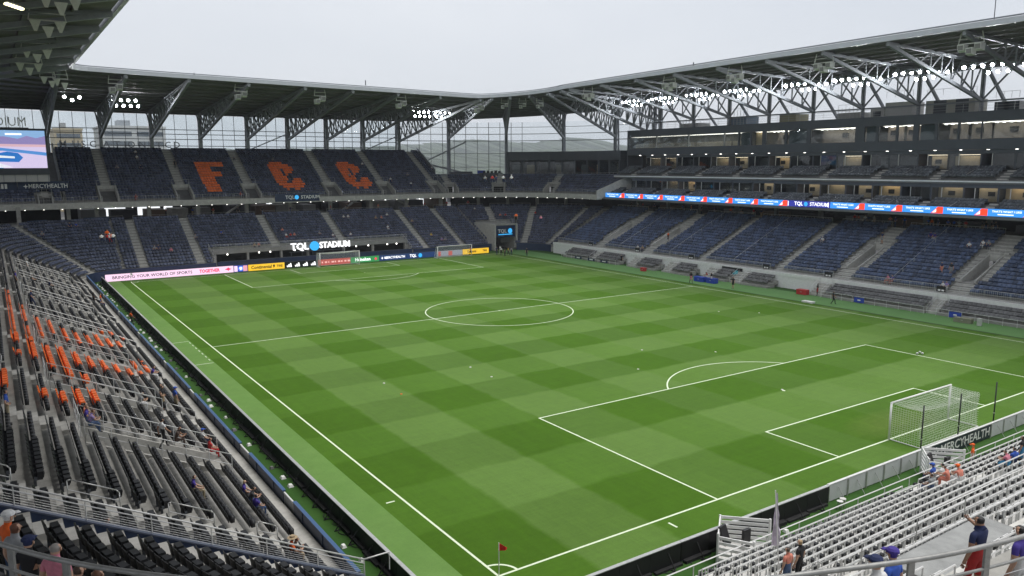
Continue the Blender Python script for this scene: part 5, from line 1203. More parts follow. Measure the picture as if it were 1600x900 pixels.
# speaker clusters
def speaker(x, y, z, rz, lab, grp, n=3, tp=1.):
    t = thing('speaker_cluster', lab, 'loudspeaker', (x, y, z), rz, grp)
    for k in range(n):
        b = MB(); a = (k-(n-1)/2)*.75; zz = -.35 if k % 2 else 0
        b.hexa([(a-.34*tp, -.3*tp, zz-.65), (a+.34*tp, -.3*tp, zz-.65), (a+.26*tp, .32*tp, zz-.55), (a-.26*tp, .32*tp, zz-.55), (a-.36, -.36, zz), (a+.36, -.36, zz), (a+.30, .36, zz), (a-.30, .36, zz)]); b.build('cabinet', SPK, t)
        if tp < 1: continue
        b = MB(); b.box(a-.24, a+.24, .345, .36, zz-.5, zz-.08); b.build('grille', mat('speaker_grille', (.24, .24, .23), .8), t)
    b = MB(); w_ = n*.38
    for s_ in (-1, 1): b.beam((s_*w_, 0, .02), (s_*w_*.8, 0, 1.05), .07)
    b.beam((-w_, 0, .06), (w_, 0, .06), .09); b.beam((-w_, 0, .5), (w_, 0, .5), .06); b.build('hanger', SPK, t); return t
def zdeck(x, y):   # approximate underside height
    return 31.3
for Y in (20.1, 39, 54, 67.6, 88.5): speaker(77.2, Y, 30.9+.5*(88-Y)/76, R(90), 'grey loudspeaker cluster hung below the main stand roof edge', 'loudspeaker clusters under the main stand roof').scale = (1.25, 1.25, 1.25)
for X in (.3, 18.9, 32.4, 48, 65): speaker(X, 107.4, 30.2-.7*X/60, R(180), 'grey loudspeaker cluster hung below the far roof edge', 'loudspeaker clusters under the far roof', 2).scale = (1.35, 1.35, 1.35)
for a in (62, 48, 34): e = np.array((math.cos(R(a)), math.sin(R(a)))); p = cc_+14.5*e; speaker(p[0], p[1], 30.0, R(a+90), 'grey loudspeaker cluster under the curved roof corner', 'loudspeaker clusters under the roof corner', 2)
for px, py, w in ((95, 8, 4), (75, 45, 4), (58, 87, 4), (46, 108, 3), (75, 128, 2), (95, 131, 2)):
    X = -10.8; d = ray(px, py); tz = (29.6-CZ)/d[2]; p = CAM+d*tz
    speaker(p[0], p[1], 30.2, R(0), 'grey triangular speaker rack hung below the touchline roof', 'speaker racks under the touchline roof', 3 if w > 2 else 2, .25).scale = (1.25, 1.25, 1.35)
d = ray(22, 10); p = CAM+d*((28.6-CZ)/d[2]); t = thing('strip_lamp', 'lit yellow strip lamp hung under the touchline roof', 'lamp')
b = MB(); b.beam(p+(-.5, -.25, .1), p+(.5, .25, -.1), .34, .12); b.build('diffuser', emis('strip_yellow', (.95, .9, .55), 2.2), t); MB().beam(p+(-.45, -.22, .22), p+(.45, .22, .02), .2, .1).build('housing', SILV, t); MB().beam(p+(0, 0, .15), p+(0, 0, 2.4), .05).build('hanger', SILV, t)
# ------------------------------------------------------------------ seats
def q8(x0, x1, y0, y1, z0, z1, lean=0., round_=0.):
    return [(x0, y0, z0), (x1, y0, z0), (x1, y1, z0), (x0, y1, z0), (x0+round_, y0-lean, z1), (x1-round_, y0-lean, z1), (x1-round_, y1-lean, z1), (x0+round_, y1-lean, z1)]
HF = [(3, 2, 1, 0), (4, 5, 6, 7), (0, 1, 5, 4), (1, 2, 6, 5), (2, 3, 7, 6), (3, 0, 4, 7)]
def bulk_proto():
    v = q8(-.264, .264, -.03, .0, .40, .80, .07, .008)+q8(-.25, .25, .05, .22, .36, .62, -.02, .012); f = list(HF)+[tuple(8+i for i in g) for g in HF]; return np.array(v), np.array(f)
def bulk(name, lst, m, label, cat, scale=1.):
    V, Fq = bulk_proto(); n = len(lst)
    if not n: return
    A = np.array(lst); c, s = np.cos(A[:, 3]), np.sin(A[:, 3])
    X = c[:, None]*V[None, :, 0]-s[:, None]*V[None, :, 1]+A[:, 0:1]; Y = s[:, None]*V[None, :, 0]+c[:, None]*V[None, :, 1]+A[:, 1:2]; Z = V[None, :, 2]+A[:, 2:3]
    co = np.stack([X, Y, Z], -1).reshape(-1); nv = len(V); me = bpy.data.meshes.new(name)
    F_ = (Fq[None]+(np.arange(n)*nv)[:, None, None]).reshape(-1)
    me.vertices.add(n*nv); me.vertices.foreach_set('co', co); nf = n*len(Fq); me.loops.add(nf*4); me.loops.foreach_set('vertex_index', F_)
    me.polygons.add(nf); me.polygons.foreach_set('loop_start', np.arange(nf)*4)
    at_ = me.attributes.new('tone', 'FLOAT', 'POINT'); at_.data.foreach_set('value', np.repeat(rng.uniform(-1, 1, n), nv).astype(np.float32))
    me.materials.append(m); me.update(); me.validate()
    o = put(name, me); tag(o, label, cat, kind='stuff')
def seat_meshes(kind, m):
    """richer seat with curved back, folded pan and bracket"""
    b = MB(); n = 4
    for i in range(n):
        x0, x1 = -.225+.45*i/n, -.225+.45*(i+1)/n; cv = lambda x: -.05*(1-(x/.225)**2); tp = lambda x: .86-.05*abs(x/.225)**3
        b.hexa([(x0, cv(x0)-.03, .40), (x1, cv(x1)-.03, .40), (x1, cv(x1), .40), (x0, cv(x0), .40), (x0, cv(x0)-.11, tp(x0)), (x1, cv(x1)-.11, tp(x1)), (x1, cv(x1)-.08, tp(x1)), (x0, cv(x0)-.08, tp(x0))])
    back = b.mesh('backrest', m, False)
    b = MB(); b.add(*[q8(-.215, .215, .03, .24, .36, .66, -.04, .03), HF]); b.add(*[q8(-.15, .15, .245, .275, .40, .58, -.04, .03), HF]); pan = b.mesh('seat_pan', m, False)
    b = MB(); b.box(-.03, .03, -.06, .03, 0, .42); b.box(-.245, -.225, -.04, .06, .36, .5).box(.225, .245, -.04, .06, .36, .5); br = b.mesh('bracket', DSTEEL)
    return back, pan, br
def individuals(kind, lst, m, label, group, parts, limit=300, back_m=None):
    inf = []
    for i, a in enumerate(lst):
        x, y, w = proj((a[0], a[1], a[2]+.6))
        if w > 1 and -15 < x < 1615 and -15 < y < 915: inf.append((w, i))
    inf.sort(); pick = set(i for w, i in inf[:limit])
    if parts:
        bk, pn, br = seat_meshes(kind, m)
        if back_m: bk = bk.copy(); bk.materials[0] = back_m
        for i in pick:
            a = lst[i]; lb_, gr_ = label, group
            if kind == 'black' and a[1] < .86: lb_, gr_ = 'black folding seat in the curved corner below the dark blue dividing wall', 'black seats of the curved corner'
            t = thing('folding_seat', lb_, 'seat', a[:3], a[3], gr_); put('backrest', bk, t); put('seat_pan', pn, t); put('bracket', br, t)  # folding seats fixed to the terrace, one object each
    else:
        V, Fq = bulk_proto(); me = bpy.data.meshes.new('stadium_seat'); me.from_pydata([tuple(v) for v in V], [], [tuple(int(k) for k in f) for f in Fq]); me.materials.append(m)
        for i in pick: tag(put('folding_seat', me, None, lst[i][:3], lst[i][3]), label, 'seat', group)
    return [a for i, a in enumerate(lst) if i not in pick]
for kind, m, label, group, parts, sl_, lim_ in (
    ('black', BLKS, 'black folding seat on the concrete stand beside the touchline wall', 'black seats of the touchline stand', True, 'rest of the black folding seats filling the touchline stand', 210),
    ('orange', ORGS, 'orange folding seat among the black seats of the touchline stand', 'orange seats of the touchline stand', True, 'rest of the orange folding seats among the black ones', 90),
    ('navy', NAVYS, '', '', False, 'navy folding seats filling the far end stand', 0),
    ('orange_far', mat('orange_letter_seat', (1., .21, .055), .5, tone=.12), '', '', False, 'orange seats forming three letters in the upper tier', 0),
    ('blue', NAVYR, '', '', False, 'blue folding seats filling the main stand lower tier', 0),
    ('grey', GREYS, '', '', False, 'grey padded pitchside seats in front of the white wall', 0),
    ('charcoal', CHARS, '', '', False, 'charcoal seats on the suite balconies above the LED ribbon', 0)):
    rest = individuals(kind, SEATS[kind], m, label, group, parts, limit=lim_) if lim_ else SEATS[kind]
    bulk('stadium_seats', rest, m, sl_, 'seats')
# near stand: black folded pans on slim pale frames
def rail_seat():
    b = MB(); b.add(*[q8(-.13, .13, -.05, .13, .44, .55, .03, .05), HF]); pan = b.mesh('seat_pan', BLKS)
    b = MB(); b.box(-.19, -.17, -.03, .03, .0, .70).box(.17, .19, -.03, .03, .0, .70).box(-.19, .19, -.05, -.02, .70, .74); fr = b.mesh('frame', STEEL_W); return pan, fr
pn_, fr_ = rail_seat(); inf = []
for i, a in enumerate(SEATS['pale']):
    x, y, w = proj((a[0], a[1], a[2]+.6))
    if w > 1 and -15 < x < 1615 and -15 < y < 915: inf.append((w, i))
inf.sort(); pick = set(i for w, i in inf[:300]); rest = []
for i, a in enumerate(SEATS['pale']):
    if i in pick:
        t = thing('rail_seat', 'black folded seat on a slim pale frame in the near end stand', 'seat', a[:3], a[3], 'rail seats of the near end stand'); put('seat_pan', pn_, t); put('frame', fr_, t)  # rail seats fixed to the terrace, one object each
    else: rest.append(a)
def small_proto(): return np.array(q8(-.13, .13, -.05, .13, .44, .55, .03, .05)), np.array(HF)
bp_ = bulk_proto; bulk_proto = small_proto
bulk('stadium_seats', rest, BLKS, 'rest of the black folded rail seats in the near end stand', 'seats'); bulk_proto = bp_
# ------------------------------------------------------------------ people
CLO = {}
def cloth(nm):
    C_ = dict(black=(.014, .014, .017), navy=(.016, .026, .085), blue=(.03, .09, .42), purple=(.055, .035, .25), orange=(.75, .12, .015), red=(.45, .03, .03), pink=(.58, .20, .27), white=(.68, .68, .68), grey=(.27, .28, .29), brown=(.07, .045, .035), tan=(.38, .29, .18), khaki=(.36, .30, .20), teal=(.03, .22, .42), denim=(.06, .10, .20), salmon=(.62, .22, .16), yellow=(.62, .43, .06), charcoal=(.05, .05, .055), lilac=(.30, .22, .45))
    return mat('cloth_'+nm, C_[nm], .85, noise=.18, nscale=9)
SKIN = [mat('skin_light', (.50, .30, .21), .55), mat('skin_tan', (.36, .20, .13), .55), mat('skin_dark', (.13, .07, .045), .55)]
HAIR = {'brown': mat('hair_brown', (.055, .032, .02), .6), 'black': mat('hair_black', (.012, .011, .012), .6), 'blond': mat('hair_blond', (.38, .27, .15), .6), 'auburn': mat('hair_auburn', (.13, .055, .03), .6), 'grey': mat('hair_grey', (.28, .26, .24), .6),
        'whitecap': cloth('white'), 'bluecap': cloth('blue'), 'navycap': cloth('navy'), 'orangecap': cloth('orange'), 'purplecap': cloth('purple'), 'tanhat': cloth('tan')}
SHOE = mat('shoe_dark', (.03, .03, .03), .6)
def skeleton(pose):
    J = {'pelvis': (0, 0, .96), 'waist': (0, .005, 1.10), 'chest': (0, .0, 1.30), 'neck0': (0, -.015, 1.46), 'neck1': (0, 0, 1.54), 'head': (0, .02, 1.62), 'crown': (0, .0, 1.70)}
    for s, n in ((-1, 'l'), (1, 'r')):
        J['sh'+n] = (s*.185, -.01, 1.41); J['el'+n] = (s*.245, -.03, 1.13); J['wr'+n] = (s*.25, .05, .89); J['ha'+n] = (s*.25, .075, .80)
        J['hip'+n] = (s*.095, 0, .90); J['kn'+n] = (s*.105, .02, .50); J['an'+n] = (s*.11, -.01, .09); J['to'+n] = (s*.12, .15, .035)
    def sett(**k): J.update(k)
    if pose == 'walk':
        sett(knl=(-.10, .20, .52), anl=(-.10, .24, .10), tol=(-.11, .39, .05), knr=(.10, -.04, .49), anr=(.10, -.30, .13), tor=(.11, -.17, .04), ell=(-.25, -.15, 1.15), wrl=(-.24, -.12, .92), hal=(-.24, -.10, .84), elr=(.25, .08, 1.14), wrr=(.23, .26, .98), har=(.22, .32, .92))
    if pose == 'lean':
        for k in ('chest', 'neck0', 'neck1', 'head', 'crown', 'shl', 'shr', 'waist'):
            x, y, z = J[k]; J[k] = (x, y+(z-.96)*.32, z-(z-.96)*.06)
        sett(ell=(-.27, .30, 1.12), wrl=(-.15, .48, 1.06), hal=(-.08, .54, 1.06), elr=(.27, .30, 1.12), wrr=(.15, .48, 1.06), har=(.08, .54, 1.06))
    if pose == 'point':
        sett(elr=(.36, .20, 1.30), wrr=(.44, .44, 1.33), har=(.47, .53, 1.34), knl=(-.12, .08, .51))
    if pose == 'hips':
        sett(ell=(-.36, -.06, 1.17), wrl=(-.20, .06, 1.03), hal=(-.14, .11, 1.03), elr=(.36, -.06, 1.17), wrr=(.20, .06, 1.03), har=(.14, .11, 1.03))
    if pose in ('sit', 'sit2'):
        for k in list(J):
            if k[:2] not in ('kn', 'an', 'to') and k[:3] != 'hip': x, y, z = J[k]; J[k] = (x, y-.02+(z-.96)*(.10 if pose == 'sit' else .38), z-.44-(0 if pose == 'sit' else (z-.96)*.08))
        for s, n in ((-1, 'l'), (1, 'r')):
            J['hip'+n] = (s*.10, .02, .50); J['kn'+n] = (s*.14, .44, .53); J['an'+n] = (s*.13, .42, .10); J['to'+n] = (s*.14, .57, .05)
            J['el'+n] = (s*.25, .10, .74); J['wr'+n] = (s*.16, .32, .62); J['ha'+n] = (s*.13, .39, .61)
            if pose == 'sit2': J['el'+n] = (s*.25, .28, .72); J['wr'+n] = (s*.10, .46, .70); J['ha'+n] = (s*.05, .50, .74)
    return J
RADS = {'pelvis': .145, 'waist': .135, 'chest': .16, 'neck0': .085, 'neck1': .058, 'head': .098, 'crown': .078, 'sh': .075, 'el': .047, 'wr': .033, 'ha': .04, 'hip': .098, 'kn': .064, 'an': .042, 'to': .042}
def person_mesh(pose, shorts, longhair, sleeves):
    J = skeleton(pose); names = list(J); idx = {n: i for i, n in enumerate(names)}
    E_ = [('pelvis', 'waist', 2), ('waist', 'chest', 1), ('chest', 'neck0', 1), ('neck0', 'neck1', 0), ('neck1', 'head', 0), ('head', 'crown', 0)]
    for n in 'lr': E_ += [('chest', 'sh'+n, 1), ('sh'+n, 'el'+n, 1), ('el'+n, 'wr'+n, 1 if sleeves else 0), ('wr'+n, 'ha'+n, 0), ('pelvis', 'hip'+n, 2), ('hip'+n, 'kn'+n, 2), ('kn'+n, 'an'+n, 0 if shorts else 2), ('an'+n, 'to'+n, 4)]
    me = bpy.data.meshes.new('p'); me.from_pydata([J[n] for n in names], [(idx[a], idx[b]) for a, b, _ in E_], []); o = bpy.data.objects.new('p', me); COL.objects.link(o)
    md = o.modifiers.new('s', 'SKIN'); md.use_smooth_shade = True; md.branch_smoothing = .6
    sv = me.skin_vertices[0].data
    for n in names:
        r = RADS.get(n) or RADS.get(n[:-1]); sv[idx[n]].radius = (r, r*(.82 if n in ('chest', 'waist', 'pelvis') else 1)); sv[idx[n]].use_root = (n == 'pelvis')
    o.modifiers.new('d', 'SUBSURF').levels = 1
    dg = bpy.context.evaluated_depsgraph_get(); dg.update(); out_ = bpy.data.meshes.new_from_object(o.evaluated_get(dg)); bpy.data.objects.remove(o); bpy.data.meshes.remove(me)
    V = [tuple(v.co) for v in out_.vertices]; Fs = [tuple(p.vertices) for p in out_.polygons]; bpy.data.meshes.remove(out_)
    segs = [(np.array(J[a]), np.array(J[b]), l, a, b) for a, b, l in E_]
    VA = np.array(V); MI = []
    hc = np.array(J['head'])
    for f in Fs:
        c = VA[list(f)].mean(0); best = None
        for A, B, l, a, b in segs:
            d = B-A; t_ = max(0, min(1, (c-A)@d/(d@d))); q = np.linalg.norm(c-A-d*t_)-.5*(RADS.get(a) or RADS.get(a[:-1], .05))
            if best is None or q < best[0]: best = (q, l, a, b, t_)
        l = best[1]
        if best[2] in ('neck1', 'head'):
            rel = c-hc
            if rel[2] > .055 or (rel[1] < -.01 and rel[2] > -.045) or (longhair and rel[1] < .0): l = 3
        if longhair and best[2] in ('neck0',) and c[1] < J['neck0'][1]: l = 3
        if shorts and best[2][:2] == 'hi' and best[3][:2] == 'kn' and best[4] > .85: l = 0
        if not sleeves and best[2][:2] == 'sh' and best[4] > .62: l = 0
        MI.append(l)
    b = MB(); b.v = V; b.f = Fs; b.mi = MI
    # fingers: five separate, bent, unequal, on each hand
    for n, s in (('l', -1), ('r', 1)):
        W_, H_ = np.array(J['wr'+n]), np.array(J['ha'+n]); d = H_-W_; d /= np.linalg.norm(d); lat = np.cross(d, (s, 0, .3)); lat /= np.linalg.norm(lat); nrm = np.cross(lat, d); b.cur = 0
        for k, (off, ln_) in enumerate(((-.030, .062), (-.010, .072), (.010, .070), (.028, .055))):
            p0 = H_+lat*off+d*.015; p1 = p0+d*ln_*.6; p2 = p1+d*ln_*.35+nrm*s*-.018; b.beam(p0, p1, .0095, n=5); b.beam(p1, p2, .0085, n=5)
        p0 = W_+(H_-W_)*.6-lat*.03; p1 = p0-lat*.035+d*.02; b.beam(p0, p1, .011, n=5); b.beam(p1, p1+d*.03-lat*.006, .0095, n=5)
    # face: nose, eyes, mouth, ears
    hx, hy, hz_ = hc; b.cur = 0
    b.add([(hx-.014, hy+.088, hz_-.035), (hx+.014, hy+.088, hz_-.035), (hx, hy+.118, hz_-.03), (hx, hy+.088, hz_+.015)], [(0, 1, 2), (1, 3, 2), (3, 0, 2)])
    for s in (-1, 1): b.box(hx+s*.093-.008, hx+s*.093+.008, hy-.012, hy+.012, hz_-.03, hz_+.025)
    b.cur = 4
    for s in (-1, 1): b.box(hx+s*.032-.012, hx+s*.032+.012, hy+.084, hy+.094, hz_+.006, hz_+.016)
    b.box(hx-.022, hx+.022, hy+.082, hy+.092, hz_-.062, hz_-.055)
    me = b.mesh('person', [SKIN[0], cloth('white'), cloth('navy'), HAIR['brown'], SHOE], True)
    return me
PM = {}
def person(loc, rz, pose, shirt, pants, hair, label, sh=True, sk=0, sc=1., group=None, sleeves=False):
    lh = hair in ('auburn', 'blond'); key = (pose, sh, lh, sleeves)
    if key not in PM: PM[key] = person_mesh(*key)
    o = put('person', PM[key], None, loc, rz); o.scale = (sc, sc, sc)
    for i, m_ in enumerate((SKIN[sk], cloth(shirt), cloth(pants), HAIR[hair], SHOE)): o.material_slots[i].link = 'OBJECT'; o.material_slots[i].material = m_
    tag(o, label, 'person', group)
    if hair.endswith('cap'):
        J = skeleton(pose); c = J['head']; b = MB(); m_ = HAIR[hair]; n = 10
        for i in range(n):
            a0, a1 = 2*math.pi*i/n, 2*math.pi*(i+1)/n
            ring = [(.112, .045), (.108, .085), (.07, .118), (0, .125)]
            for (r0, z0_), (r1, z1_) in zip(ring[:-1], ring[1:]): b.add([(c[0]+r0*math.cos(a0), c[1]-.005+r0*math.sin(a0), c[2]+z0_), (c[0]+r0*math.cos(a1), c[1]-.005+r0*math.sin(a1), c[2]+z0_), (c[0]+r1*math.cos(a1), c[1]-.005+r1*math.sin(a1), c[2]+z1_), (c[0]+r1*math.cos(a0), c[1]-.005+r1*math.sin(a0), c[2]+z1_)], [(0, 1, 2, 3)])
        b.prism([(c[0]-.075, c[1]+.09, c[2]+.045), (c[0]+.075, c[1]+.09, c[2]+.045), (c[0]+.05, c[1]+.18, c[2]+.035), (c[0]-.05, c[1]+.18, c[2]+.035)], (0, 0, .012)); b.build('cap', m_, o, True)
    if hair == 'tanhat':
        J = skeleton(pose); c = J['head']; b = MB(); n = 14
        for i in range(n):
            a0, a1 = 2*math.pi*i/n, 2*math.pi*(i+1)/n
            ring = [(.21, .045), (.115, .06), (.10, .13), (0, .14)]
            for (r0, z0_), (r1, z1_) in zip(ring[:-1], ring[1:]): b.add([(c[0]+r0*math.cos(a0), c[1]+r0*math.sin(a0), c[2]+z0_), (c[0]+r0*math.cos(a1), c[1]+r0*math.sin(a1), c[2]+z0_), (c[0]+r1*math.cos(a1), c[1]+r1*math.sin(a1), c[2]+z1_), (c[0]+r1*math.cos(a0), c[1]+r1*math.sin(a0), c[2]+z1_)], [(0, 1, 2, 3)])
        b.build('hat', HAIR[hair], o, True)
    return o
def floor_at(x, y, zone):
    def rows(d, st): 
        n = int(math.floor((d-st.d0)/st.tr)); n = max(0, min(st.rows-1, n)); return st.z(n), st.d0+(n+.42)*st.tr
    if zone == 'G': return 0., None, 0
    if zone == 'L':
        z, d = rows(-6-x, stL); return z, (-6-d, y), -math.pi/2
    if zone == 'C':
        v = np.array((x, y-.4)); r = np.linalg.norm(v); z, d = rows(r-6, stC)
        if r > 21.4: return 8.93, None, face(-v/r)
        q = v/r*(6+d); return z, (q[0], q[1]+.4), face(-v/r)
    if zone == 'N':
        z, d = rows(-5.6-y, stN)
        if -5.6-y > 15.1: return 8.1, None, 0
        return z, (x, -5.6-d), 0
    if zone == 'F':
        z, d = rows(y-111, stF); return z, (x, 111+d), math.pi
    if zone == 'FL':
        v = np.array((x, y-105)); r = np.linalg.norm(v); z, d = rows(r-6, stFL); q = v/r*(6+d); return z, (q[0], q[1]+105), face(-v/r)
    if zone == 'FR':
        v = np.array((x-70, y-102)); r = np.linalg.norm(v); z, d = rows(r-9, stFR); q = v/r*(9+d); return z, (q[0]+70, q[1]+102), face(-v/r)
    if zone == 'U':
        z, d = rows(y-124.8, stU); return z, (x, 124.8+d), math.pi
    if zone == 'UR':
        v = np.array((x-65.4, y-102.4)); r = np.linalg.norm(v); z, d = rows(r-22.4, stUR); q = v/r*(22.4+d); return z, (q[0]+65.4, q[1]+102.4), face(-v/r)
    if zone == 'R':
        z, d = rows(x-79.2, stR); return z, (79.2+d, y), math.pi/2
    if zone == 'K':
        v = np.array((x, y-.4)); return 10.1, None, face(-v/np.linalg.norm(v))
    if zone == 'RC': return ztop, None, math.pi/2
    if zone == 'FC': return zc0, None, math.pi
def find(px, py, h_, zone):
    d = ray(px, py); t_ = 6.
    while t_ < 260:
        p = CAM+d*t_; z, q, rz = floor_at(p[0], p[1], zone)
        if zone in ('RC',) and p[0] < 95.2: t_ += .15; continue
        if zone in ('FC',) and p[1] < 127.: t_ += .15; continue
        if zone == 'U' and p[1] < 125.5: t_ += .15; continue
        if zone == 'UR' and np.hypot(p[0]-65.4, p[1]-102.4) < 23: t_ += .15; continue
        if zone == 'F' and p[1] < 111.5 or zone == 'R' and p[0] < 79.8: t_ += .15; continue
        if p[2] <= z+h_: break
        t_ += .08
    return p, z, q, rz
